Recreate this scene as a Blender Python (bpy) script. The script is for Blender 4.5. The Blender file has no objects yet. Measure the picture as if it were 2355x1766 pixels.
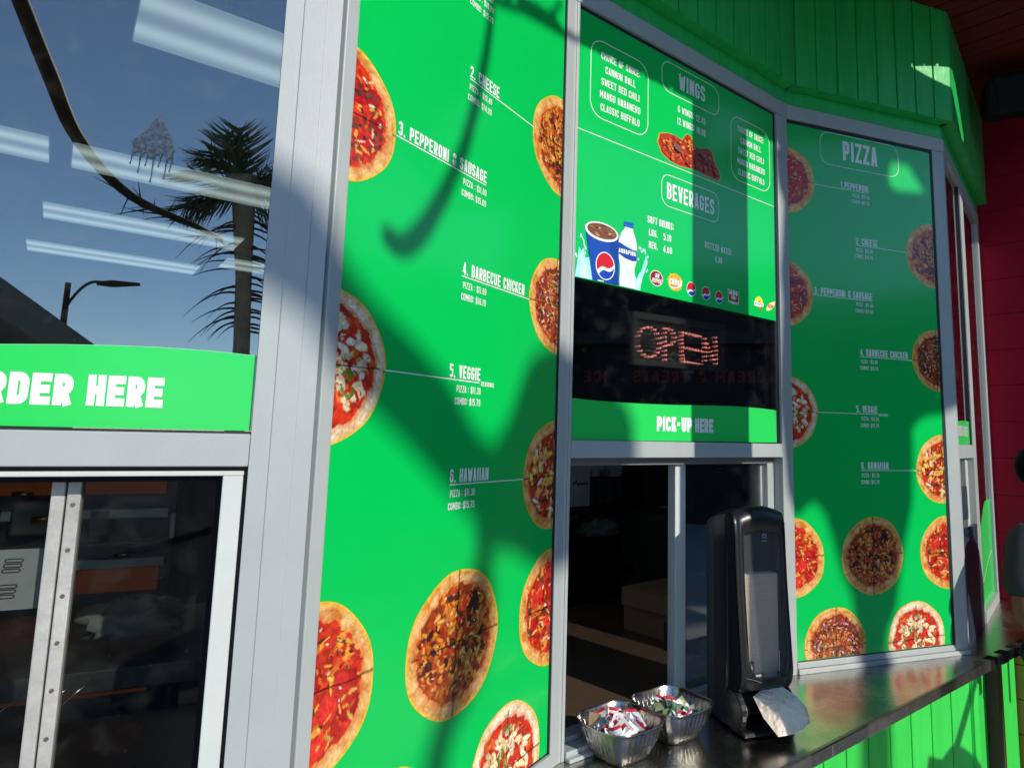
import bpy, bmesh, math, random
import numpy as np
from mathutils import Matrix, Vector

# ------------------------------------------------------------------ camera, sky, sun, exposure
scene = bpy.context.scene
C = scene.collection
R = math.radians
CAM_Z = 0.7585                       # metres above the counter top; z = 0 is the counter top
GROUND = -0.93
def build_camera():
    f, pt, rl = 1536.48, 0.127558, 0.019248
    fwd = Vector((0, math.cos(pt), math.sin(pt)))
    r0 = Vector((1, 0, 0)); u0 = r0.cross(fwd)
    r = math.cos(rl) * r0 + math.sin(rl) * u0
    u = -math.sin(rl) * r0 + math.cos(rl) * u0
    cd = bpy.data.cameras.new('camera'); co = bpy.data.objects.new('camera', cd); C.objects.link(co)
    m = Matrix((r, u, -fwd)).transposed().to_4x4(); m.translation = (0, 0, CAM_Z)
    co.matrix_world = m
    cd.sensor_fit = 'HORIZONTAL'; cd.sensor_width = 36.0
    cd.lens = 36.0 * f / 2355.0
    cd.shift_x = -172.83 / 2355.0; cd.shift_y = -69.63 / 2355.0
    cd.clip_start = 0.01; cd.clip_end = 500
    scene.camera = co
build_camera()

SUN_AZ, SUN_EL = 133.7, 26.0         # azimuth clockwise from +Y
SD = Vector((0.650, -0.621, 0.438)).normalized()      # towards the sun
wd = bpy.data.worlds.new('World'); scene.world = wd; wd.use_nodes = True
nt = wd.node_tree; nt.nodes.clear()
sky = nt.nodes.new('ShaderNodeTexSky'); sky.sky_type = 'NISHITA'; sky.sun_disc = False
sky.sun_elevation = R(SUN_EL); sky.sun_rotation = R(SUN_AZ)
sky.air_density = 0.9; sky.dust_density = 0.0; sky.ozone_density = 4.0; sky.altitude = 1500
bg = nt.nodes.new('ShaderNodeBackground'); bg.inputs[1].default_value = 0.15
wo = nt.nodes.new('ShaderNodeOutputWorld')
nt.links.new(sky.outputs[0], bg.inputs[0]); nt.links.new(bg.outputs[0], wo.inputs[0])
sl = bpy.data.lights.new('sun', 'SUN'); sl.energy = 3.05; sl.angle = R(0.53); sl.color = (1.0, 0.93, 0.82)
so = bpy.data.objects.new('sun', sl); C.objects.link(so)
so.rotation_euler = SD.to_track_quat('Z', 'Y').to_euler(); so.location = SD * 20
scene.view_settings.view_transform = 'Standard'; scene.view_settings.look = 'None'
scene.view_settings.exposure = 0.42; scene.view_settings.gamma = 1.0

rnd = random.Random(7)

# ------------------------------------------------------------------ helpers
class MB:
    """collects polygons; build() links them as ONE mesh object"""
    def __init__(s): s.v = []; s.f = []; s.c = []; s.col = None
    def add(s, vs, fs, col=None):
        o = len(s.v); s.v += [tuple(x) for x in vs]
        for f in fs:
            s.f.append(tuple(o + i for i in f)); s.c.append(col)
        return s
    def box(s, x0, x1, y0, y1, z0, z1, col=None):
        return s.add([(x0,y0,z0),(x1,y0,z0),(x1,y1,z0),(x0,y1,z0),(x0,y0,z1),(x1,y0,z1),(x1,y1,z1),(x0,y1,z1)],
              [(0,3,2,1),(4,5,6,7),(0,1,5,4),(1,2,6,5),(2,3,7,6),(3,0,4,7)], col)
    def prism(s, pts, z0, z1, col=None):
        n = len(pts)
        vs = [(p[0],p[1],z0) for p in pts] + [(p[0],p[1],z1) for p in pts]
        fs = [tuple(range(n-1,-1,-1)), tuple(range(n,2*n))] + [(i,(i+1)%n,n+(i+1)%n,n+i) for i in range(n)]
        return s.add(vs, fs, col)
    def slab(s, pts, y0, y1, col=None):
        """polygon given in x,z, thick along y"""
        n = len(pts)
        vs = [(p[0],y0,p[1]) for p in pts] + [(p[0],y1,p[1]) for p in pts]
        fs = [tuple(range(n)), tuple(range(2*n-1,n-1,-1))] + [(i,n+i,n+(i+1)%n,(i+1)%n) for i in range(n)]
        return s.add(vs, fs, col)
    def tube(s, pts, rad, seg=8, col=None, cap=True):
        pts = [Vector(p) for p in pts]; n = len(pts)
        rr = rad if isinstance(rad, (list, tuple)) else [rad]*n
        up = Vector((0.13, 0.21, 0.97)); vs = []
        for i, p in enumerate(pts):
            d = (pts[min(i+1,n-1)] - pts[max(i-1,0)]).normalized()
            a = d.cross(up)
            if a.length < 1e-3: a = d.cross(Vector((1,0,0)))
            a.normalize(); b = d.cross(a)
            for k in range(seg):
                t = 2*math.pi*k/seg
                vs.append(p + (a*math.cos(t) + b*math.sin(t))*rr[i])
        fs = [(i*seg+k, i*seg+(k+1)%seg, (i+1)*seg+(k+1)%seg, (i+1)*seg+k) for i in range(n-1) for k in range(seg)]
        if cap: fs += [tuple(range(seg-1,-1,-1)), tuple(range((n-1)*seg, n*seg))]
        return s.add(vs, fs, col)
    def build(s, name, mat, parent=None, bevel=0, smooth=False, M=None):
        me = bpy.data.meshes.new(name); me.from_pydata(s.v, [], s.f); me.update()
        if any(c is not None for c in s.c):
            at = me.color_attributes.new('col', 'FLOAT_COLOR', 'CORNER')
            data = []
            for f, c in zip(s.f, s.c):
                c = c or (.5,.5,.5)
                data += [c[0], c[1], c[2], 1.0]*len(f)
            at.data.foreach_set('color', data)
        me.materials.append(mat)
        if smooth: me.polygons.foreach_set('use_smooth', [True]*len(me.polygons))
        o = bpy.data.objects.new(name, me); C.objects.link(o)
        if M is not None: o.matrix_world = M
        if parent is not None: o.parent = parent
        if bevel:
            b = o.modifiers.new('bevel', 'BEVEL'); b.width = bevel; b.segments = 2; b.limit_method = 'ANGLE'; b.angle_limit = R(40)
            b.harden_normals = False
        return o

def thing(name, label, cat, M=None, group=None):
    o = bpy.data.objects.new(name, None); C.objects.link(o); o.empty_display_size = .05
    o['label'] = label; o['category'] = cat
    if group: o['group'] = group
    if M is not None: o.matrix_world = M
    return o
def tag(o, label, cat, group=None):
    o['label'] = label; o['category'] = cat
    if group: o['group'] = group
    return o
def struct(o): o['kind'] = 'structure'; return o

# plan of the kiosk: five facets; local frame x along the facet, y into the building, z up
ANG = {'A': 25.76, 'B': 61.47, 'C': 40.11, 'D': 20.00, 'E': 53.42}
AB, BC, CD, DE = (-0.4135,1.0263), (-0.0548,1.6862), (0.7168,2.3361), (1.4289,2.5953)
ORG = {'A': AB, 'B': AB, 'C': BC, 'D': CD, 'E': DE}
WID = {'A': 1.2, 'B': 0.7511, 'C': 1.0089, 'D': 0.7578, 'E': 1.135}
def FM(F, du=0.0):
    a = R(ANG[F]); o = ORG[F]
    t = Vector((math.cos(a), math.sin(a), 0)); y = Vector((-math.sin(a), math.cos(a), 0))
    m = Matrix((t, y, Vector((0,0,1)))).transposed().to_4x4()
    m.translation = Vector((o[0], o[1], 0)) + t*du
    return m
def P(F, u, z, y=0): return FM(F) @ Vector((u, y, z))

# ------------------------------------------------------------------ materials
def newmat(name):
    m = bpy.data.materials.new(name); m.use_nodes = True
    n = m.node_tree; b = n.nodes['Principled BSDF']
    return m, n, b
def mat(name, col, rough=.5, metal=0.0, noise=.12, nscale=20, bump=0.0, bscale=200, spec=.5, coat=0.0, emit=None, estr=0, stretch=None, rvar=0.0):
    m, n, b = newmat(name); L = n.links.new
    b.inputs['Roughness'].default_value = rough; b.inputs['Metallic'].default_value = metal
    b.inputs['Specular IOR Level'].default_value = spec
    b.inputs['Coat Weight'].default_value = coat; b.inputs['Coat Roughness'].default_value = .06
    tc = n.nodes.new('ShaderNodeTexCoord'); mp = n.nodes.new('ShaderNodeMapping'); L(tc.outputs['Object'], mp.inputs[0])
    if stretch: mp.inputs['Scale'].default_value = stretch
    nz = n.nodes.new('ShaderNodeTexNoise'); nz.inputs['Scale'].default_value = nscale; nz.inputs['Detail'].default_value = 6
    nz.inputs['Roughness'].default_value = .65
    L(mp.outputs[0], nz.inputs['Vector'])
    mr = n.nodes.new('ShaderNodeMapRange'); mr.inputs[1].default_value = .25; mr.inputs[2].default_value = .75
    mr.inputs[3].default_value = 1-noise; mr.inputs[4].default_value = 1+noise
    L(nz.outputs[0], mr.inputs[0])
    mx = n.nodes.new('ShaderNodeMix'); mx.data_type = 'RGBA'; mx.blend_type = 'MULTIPLY'; mx.inputs[0].default_value = 1
    mx.inputs[6].default_value = (*col, 1); L(mr.outputs[0], mx.inputs[7])
    L(mx.outputs[2], b.inputs['Base Color'])
    if rvar:
        m2 = n.nodes.new('ShaderNodeMapRange'); m2.inputs[1].default_value = .3; m2.inputs[2].default_value = .7
        m2.inputs[3].default_value = max(.02, rough-rvar); m2.inputs[4].default_value = rough+rvar
        n3 = n.nodes.new('ShaderNodeTexNoise'); n3.inputs['Scale'].default_value = nscale*.37; n3.inputs['Detail'].default_value = 8
        L(mp.outputs[0], n3.inputs['Vector']); L(n3.outputs[0], m2.inputs[0]); L(m2.outputs[0], b.inputs['Roughness'])
    if bump:
        n2 = n.nodes.new('ShaderNodeTexNoise'); n2.inputs['Scale'].default_value = bscale; n2.inputs['Detail'].default_value = 3
        L(mp.outputs[0], n2.inputs['Vector'])
        bp = n.nodes.new('ShaderNodeBump'); bp.inputs['Strength'].default_value = bump; bp.inputs['Distance'].default_value = .002
        L(n2.outputs[0], bp.inputs['Height']); L(bp.outputs[0], b.inputs['Normal'])
    if emit: b.inputs['Emission Color'].default_value = (*emit, 1); b.inputs['Emission Strength'].default_value = estr
    return m
def vcmat(name, rough=.3, spec=.5, noise=.08, nscale=300, sat=1.0):
    """printed picture: colours come from the mesh's colour attribute"""
    m, n, b = newmat(name); L = n.links.new
    at = n.nodes.new('ShaderNodeAttribute'); at.attribute_name = 'col'
    tc = n.nodes.new('ShaderNodeTexCoord')
    nz = n.nodes.new('ShaderNodeTexNoise'); nz.inputs['Scale'].default_value = nscale; nz.inputs['Detail'].default_value = 3
    L(tc.outputs['Object'], nz.inputs['Vector'])
    mr = n.nodes.new('ShaderNodeMapRange'); mr.inputs[1].default_value = .25; mr.inputs[2].default_value = .75
    mr.inputs[3].default_value = 1-noise; mr.inputs[4].default_value = 1+noise; L(nz.outputs[0], mr.inputs[0])
    mx = n.nodes.new('ShaderNodeMix'); mx.data_type = 'RGBA'; mx.blend_type = 'MULTIPLY'; mx.inputs[0].default_value = 1
    L(at.outputs['Color'], mx.inputs[6]); L(mr.outputs[0], mx.inputs[7]); L(mx.outputs[2], b.inputs['Base Color'])
    b.inputs['Roughness'].default_value = rough; b.inputs['Specular IOR Level'].default_value = spec
    return m
def glassmat(name, tint, refl, rcol=(1,1,1), smudge=0.0, rough=0.0, base=.0):
    m = bpy.data.materials.new(name); m.use_nodes = True; n = m.node_tree; n.nodes.clear(); L = n.links.new
    out = n.nodes.new('ShaderNodeOutputMaterial')
    tr = n.nodes.new('ShaderNodeBsdfTransparent'); tr.inputs[0].default_value = (*tint, 1)
    gl = n.nodes.new('ShaderNodeBsdfGlossy'); gl.inputs[0].default_value = (*rcol, 1); gl.inputs['Roughness'].default_value = rough
    fr = n.nodes.new('ShaderNodeFresnel'); fr.inputs[0].default_value = 1.5
    ma = n.nodes.new('ShaderNodeMath'); ma.operation = 'MULTIPLY_ADD'; ma.inputs[1].default_value = refl; ma.inputs[2].default_value = base; ma.use_clamp = True
    L(fr.outputs[0], ma.inputs[0])
    mx = n.nodes.new('ShaderNodeMixShader'); L(ma.outputs[0], mx.inputs[0]); L(tr.outputs[0], mx.inputs[1]); L(gl.outputs[0], mx.inputs[2])
    last = mx
    if smudge:
        df = n.nodes.new('ShaderNodeBsdfDiffuse'); df.inputs[0].default_value = (.6,.6,.58,1)
        tc = n.nodes.new('ShaderNodeTexCoord'); nz = n.nodes.new('ShaderNodeTexNoise'); nz.inputs['Scale'].default_value = 24; nz.inputs['Detail'].default_value = 10; nz.inputs['Distortion'].default_value = .4
        L(tc.outputs['Object'], nz.inputs['Vector'])
        mr = n.nodes.new('ShaderNodeMapRange'); mr.inputs[1].default_value = .52; mr.inputs[2].default_value = .85; mr.inputs[3].default_value = 0.0; mr.inputs[4].default_value = smudge
        L(nz.outputs[0], mr.inputs[0])
        # specks of dirt
        vz = n.nodes.new('ShaderNodeTexVoronoi'); vz.inputs['Scale'].default_value = 55
        L(tc.outputs['Object'], vz.inputs['Vector'])
        lt = n.nodes.new('ShaderNodeMath'); lt.operation = 'LESS_THAN'; lt.inputs[1].default_value = .07; L(vz.outputs['Distance'], lt.inputs[0])
        gt = n.nodes.new('ShaderNodeMath'); gt.operation = 'MULTIPLY'; L(lt.outputs[0], gt.inputs[0]); gt.inputs[1].default_value = smudge*1.6
        ad = n.nodes.new('ShaderNodeMath'); ad.operation = 'ADD'; ad.use_clamp = True; L(mr.outputs[0], ad.inputs[0]); L(gt.outputs[0], ad.inputs[1])
        m2 = n.nodes.new('ShaderNodeMixShader'); L(ad.outputs[0], m2.inputs[0]); L(mx.outputs[0], m2.inputs[1]); L(df.outputs[0], m2.inputs[2]); last = m2
    L(last.outputs[0], out.inputs[0])
    return m

M_frame = mat('painted_aluminium', (.385,.42,.412), .40, 0, .06, 7, .10, 300, spec=.5, rvar=.08)
M_inner = mat('pale_aluminium', (.56,.60,.57), .35, 0, .05, 12, .08, 300)
M_mill = mat('worn_mill_aluminium', (.50,.49,.46), .45, .35, .22, 26, .25, 150, rvar=.1)
M_gasket = mat('black_gasket', (.012,.011,.016), .5, 0, .2, 40)
M_green = mat('green_vinyl', (.001,.52,.088), .20, 0, .04, 3, .10, 22, spec=.45, coat=.2)
M_sign = mat('bright_green_vinyl', (.025,.62,.105), .2, 0, .03, 5, .03, 60, spec=.5)
M_board = mat('green_painted_boards', (.018,.47,.095), .34, 0, .22, 4, .35, 70, spec=.55, stretch=(5,5,.5))
M_slat = mat('bright_green_boards', (.035,.62,.075), .45, 0, .14, 4, .3, 60, stretch=(5,5,.6))
M_white = mat('white_vinyl', (.84,.86,.84), .2, 0, .03, 10, coat=.35)
M_pizza = vcmat('pizza_print', .22, .45)
M_print = vcmat('colour_print', .25, .45, .03)
M_red = mat('red_painted_siding', (.26,.005,.023), .7, 0, .15, 5, .3, 40, spec=.12)
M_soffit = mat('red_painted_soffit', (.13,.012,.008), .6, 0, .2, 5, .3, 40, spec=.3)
M_black = mat('black_plastic', (.012,.012,.013), .32, 0, .15, 30, .05, 400)
M_blackm = mat('matte_black', (.008,.008,.009), .7, 0, .15, 30, spec=.15)
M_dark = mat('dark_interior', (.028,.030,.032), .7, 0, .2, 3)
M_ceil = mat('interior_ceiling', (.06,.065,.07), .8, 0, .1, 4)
M_concrete = mat('dusty_paving', (.45,.45,.445), .85, 0, .2, 3, .3, 60)
M_yellow = mat('ochre_block', (.42,.23,.05), .75, 0, .18, 6, .3, 50)
M_cardboard = mat('cardboard', (.30,.18,.09), .8, 0, .1, 12)
M_paper = mat('white_paper', (.72,.72,.69), .7, 0, .04, 30)

def counter_mat():
    m, n, b = newmat('brushed_steel_counter'); L = n.links.new
    b.inputs['Metallic'].default_value = 1.0
    tc = n.nodes.new('ShaderNodeTexCoord')
    nz = n.nodes.new('ShaderNodeTexNoise'); nz.inputs['Scale'].default_value = 5; nz.inputs['Detail'].default_value = 10; nz.inputs['Roughness'].default_value = .7
    L(tc.outputs['Object'], nz.inputs['Vector'])
    mp = n.nodes.new('ShaderNodeMapping'); mp.inputs['Scale'].default_value = (14, 260, 1); L(tc.outputs['Object'], mp.inputs[0])
    n2 = n.nodes.new('ShaderNodeTexNoise'); n2.inputs['Scale'].default_value = 1; n2.inputs['Detail'].default_value = 6; L(mp.outputs[0], n2.inputs['Vector'])
    cr = n.nodes.new('ShaderNodeValToRGB'); cr.color_ramp.elements[0].color = (.30,.29,.27,1); cr.color_ramp.elements[1].color = (.60,.585,.55,1)
    cr.color_ramp.elements[0].position = .3; cr.color_ramp.elements[1].position = .7
    L(nz.outputs[0], cr.inputs[0]); L(cr.outputs[0], b.inputs['Base Color'])
    mr = n.nodes.new('ShaderNodeMapRange'); mr.inputs[1].default_value = .3; mr.inputs[2].default_value = .7; mr.inputs[3].default_value = .17; mr.inputs[4].default_value = .34
    L(nz.outputs[0], mr.inputs[0]); L(mr.outputs[0], b.inputs['Roughness'])
    bp = n.nodes.new('ShaderNodeBump'); bp.inputs['Strength'].default_value = .07; bp.inputs['Distance'].default_value = .001
    L(n2.outputs[0], bp.inputs['Height']); L(bp.outputs[0], b.inputs['Normal'])
    return m
M_counter = counter_mat()
M_bowl = mat('stainless_steel', (.50,.49,.46), .24, 1.0, .1, 30, .03, 200, rvar=.06)
M_glassA = glassmat('tinted_window_glass', (.74,.78,.77), 1.6, (1.0,.95,.84), .03, 0, .15)
M_glassC = glassmat('dark_window_glass', (.72,.74,.73), .8, (1,1,1), .012)
M_glassL = glassmat('smudged_slider_glass', (.74,.76,.74), .22, (1,1,1), .018)

# ------------------------------------------------------------------ stroke lettering
def arc(cx, cy, rx, ry, a0, a1, n=7):
    return [(cx + rx*math.cos(R(a0+(a1-a0)*i/(n-1))), cy + ry*math.sin(R(a0+(a1-a0)*i/(n-1)))) for i in range(n)]
def glyph(ch, w, T):
    """centre-line strokes of a condensed capital of width w and height 1"""
    h = T/2; l, r, b, t = h, w-h, h, 1-h; c = min((r-l)/2, .2); m = .5; k = (l+r)/2
    up = arc(r-c,t-c,c,c,0,90,5)+arc(l+c,t-c,c,c,90,180,5)
    dn = arc(l+c,b+c,c,c,180,270,5)+arc(r-c,b+c,c,c,270,360,5)
    G = {
     'A': [[(l,0),(k-.02,1)],[(r,0),(k+.02,1)],[(l+.15*(r-l),.26),(r-.15*(r-l),.26)]],
     'B': [[(l,0),(l,1)],[(l,t)]+arc(r-c,t-c,c,c,90,0,5)+arc(r-c,m+c*.8,c,c*.8,0,-90,5)+[(l,m)],[(l,m+.01)]+arc(r-c,m-c,c,c,90,0,5)+arc(r-c,b+c,c,c,0,-90,5)+[(l,b)]],
     'C': [[(r,.66)]+up+dn+[(r,.34)]],
     'D': [[(l,0),(l,1)],[(l,t)]+arc(r-c,t-c,c,c,90,0,5)+arc(r-c,b+c,c,c,0,-90,5)+[(l,b)]],
     'E': [[(l,0),(l,1)],[(l,t),(w,t)],[(l,m),(w-.04,m)],[(l,b),(w,b)]],
     'F': [[(l,0),(l,1)],[(l,t),(w,t)],[(l,m),(w-.04,m)]],
     'G': [[(r,.68)]+up+dn+[(r,.46)],[(k,.46),(w,.46)]],
     'H': [[(l,0),(l,1)],[(r,0),(r,1)],[(l,m),(r,m)]],
     'I': [[(k,0),(k,1)]],
     'J': [[(r,1),(r,b+c)]+arc(r-c,b+c,c,c,0,-90,5)+arc(l+c,b+c,c,c,270,180,5)],
     'K': [[(l,0),(l,1)],[(l,.42),(r,1)],[(k-.03,.55),(r+.02,0)]],
     'L': [[(l,0),(l,1)],[(l,b),(w,b)]],
     'M': [[(l,0),(l,1)],[(r,0),(r,1)],[(l,.97),(k+.01,.3)],[(r,.97),(k-.01,.3)]],
     'N': [[(l,0),(l,1)],[(r,0),(r,1)],[(l,.98),(r,.02)]],
     'O': [[(r,m)]+up+dn+[(r,m)]],
     'P': [[(l,0),(l,1)],[(l,t)]+arc(r-c,t-c,c,c,90,0,5)+arc(r-c,.42+c,c,c,0,-90,5)+[(l,.42)]],
     'Q': [[(r,m)]+up+dn+[(r,m)],[(k,.25),(w,-.02)]],
     'R': [[(l,0),(l,1)],[(l,t)]+arc(r-c,t-c,c,c,90,0,5)+arc(r-c,.46+c,c,c,0,-90,5)+[(l,.46)],[(k,.46),(r,0)]],
     'S': [[(r,.7)]+up+arc(l+c,m+c,c,c,180,270,4)+arc(r-c,m-c,c,c,90,0,4)+arc(r-c,b+c,c,c,0,-90,5)+arc(l+c,b+c,c,c,270,180,5)+[(l,.3)]],
     'T': [[(k,0),(k,1)],[(0,t),(w,t)]],
     'U': [[(l,1),(l,b+c)]+dn+[(r,1)]],
     'V': [[(l,1),(k-.01,.0)],[(r,1),(k+.01,.0)]],
     'W': [[(l,1),(l+.26*(r-l),.0)],[(l+.24*(r-l),.0),(k+.01,.85)],[(k-.01,.85),(l+.76*(r-l),.0)],[(l+.74*(r-l),.0),(r,1)]],
     'X': [[(l,0),(r,1)],[(l,1),(r,0)]],
     'Y': [[(l,1),(k,.45),(k,0)],[(r,1),(k,.45)]],
     'Z': [[(0,t),(r+h*.3,t),(l-h*.3,b),(w,b)]],
     '0': [[(r,m)]+up+dn+[(r,m)]],
     '1': [[(k,0),(k,1)],[(l,.8),(k,.93)]],
     '2': [[(l,.7)]+arc(l+c,t-c,c,c,180,90,5)+arc(r-c,t-c,c,c,90,0,5)+[(r,.6),(l,b),(w,b)]],
     '3': [[(l,.75)]+arc(l+c,t-c,c,c,180,90,4)+arc(r-c,t-c,c,c,90,0,5)+arc(r-c,m+c,c,c,0,-90,4)+[(k-.03,m)],[(k,m-.01)]+arc(r-c,m-c,c,c,90,0,4)+arc(r-c,b+c,c,c,0,-90,5)+arc(l+c,b+c,c,c,270,180,4)+[(l,.25)]],
     '4': [[(r-.05,0),(r-.05,1)],[(r-.05,.98),(l,.27),(w+.02,.27)]],
     '5': [[(r+h,t),(l,t),(l,.56)],[(l,.56)]+arc(r-c,.6-c,c,c,90,0,5)+arc(r-c,b+c,c,c,0,-90,5)+arc(l+c,b+c,c,c,270,180,5)],
     '6': [[(r,.72)]+up+dn+arc(r-c,.57-c,c,c,0,90,5)+[(l,.57)]],
     '7': [[(0,t),(r,t),(k-.06,0)]],
     '8': [[(r,m)]+up+dn+[(r,m)],[(l,m),(r,m)]],
     '9': [[(l,.28)]+arc(l+c,b+c,c,c,180,270,5)+arc(r-c,b+c,c,c,270,360,5)+arc(r-c,t-c,c,c,0,90,5)+arc(l+c,t-c,c,c,90,180,5)+arc(l+c,.43+c,c,c,180,270,5)+[(r,.43)]],
     '$': [[(r,.7)]+up+arc(l+c,m+c,c,c,180,270,4)+arc(r-c,m-c,c,c,90,0,4)+arc(r-c,b+c,c,c,0,-90,5)+arc(l+c,b+c,c,c,270,180,5)+[(l,.3)],[(k,-.12),(k,1.12)]],
     '.': [[(k-h,h),(k+h,h)]], ':': [[(k-h,.22),(k+h,.22)],[(k-h,.72),(k+h,.72)]],
     '-': [[(0,m+.03),(w*.8,m+.03)]], "'": [[(k,.75),(k,1)]], ',': [[(k,-.1),(k,.12)]],
     '&': [[(r+.02,0),(l+.06,.72)]+arc(k,t-.13,.12,.13,190,-10,6)+[(l,.3)]+arc(l+c,b+c,c,c,180,270,4)+arc(r-c,b+c,c,c,270,360,4)+[(r,.45)]],
    }
    return G.get(ch, [])
def ribbon(mb, pts, T, tf, y, col=None):
    pts = [p for i, p in enumerate(pts) if i == 0 or abs(p[0]-pts[i-1][0])+abs(p[1]-pts[i-1][1]) > 1e-5]
    n = len(pts); L = []; Rr = []
    for i in range(n):
        p = Vector(pts[i]); d0 = (p-Vector(pts[i-1])) if i else None; d1 = (Vector(pts[i+1])-p) if i < n-1 else None
        if d0 is not None and d0.length < 1e-6: d0 = d1
        if d1 is not None and d1.length < 1e-6: d1 = d0
        if d0 is None: d0 = d1
        if d1 is None: d1 = d0
        d0 = d0.normalized(); d1 = d1.normalized()
        n0 = Vector((-d0.y, d0.x)); n1 = Vector((-d1.y, d1.x)); mm = n0+n1
        if mm.length < .3: mm = n0
        mm.normalize(); k = min(1.6, 1/max(.35, mm.dot(n0)))
        L.append(p+mm*k*T/2); Rr.append(p-mm*k*T/2)
    vs = [tf(q, y) for q in L]+[tf(q, y) for q in Rr]
    mb.add(vs, [(i, n+i, n+i+1, i+1) for i in range(n-1)], col)
NARROW = {'I': .45, '1': .62, '.': .42, ':': .42, "'": .4, ' ': .6, ',': .4, '-': .75, 'W': 1.4, 'M': 1.3, '&': 1.1}
def text(mb, s, x, z, h, width, T=.17, w=.42, gap=.1, y=-.0006, col=None, skew=0.0):
    """capitals h tall from x to x+width on the facet, base line at z"""
    ws = [w*NARROW.get(ch, 1) for ch in s]
    tot = sum(ws)+gap*(len(s)-1); sx = width/tot
    cx = 0.0; k = 0
    for ch, cw in zip(s, ws):
        for st in glyph(ch, cw, T):
            tf = (lambda q, yy, cx=cx: (x+(cx+q[0])*sx+skew*q[1]*h, yy, z+q[1]*h))
            ribbon(mb, st, T, tf, y-.00002*(k % 6), col); k += 1
        cx += cw+gap
def rrect_line(mb, x0, x1, z0, z1, rad, T, y=-.0006):
    pts = [(x1,(z0+z1)/2)]+arc(x1-rad,z1-rad,rad,rad,0,90,7)+arc(x0+rad,z1-rad,rad,rad,90,180,7)+arc(x0+rad,z0+rad,rad,rad,180,270,7)+arc(x1-rad,z0+rad,rad,rad,270,360,7)+[(x1,(z0+z1)/2)]
    ribbon(mb, pts, T, lambda q, yy: (q[0], yy, q[1]), y)
def line(mb, x0, z0, x1, z1, T, y=-.0006): ribbon(mb, [(x0,z0),(x1,z1)], T, lambda q, yy: (q[0], yy, q[1]), y)

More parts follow.
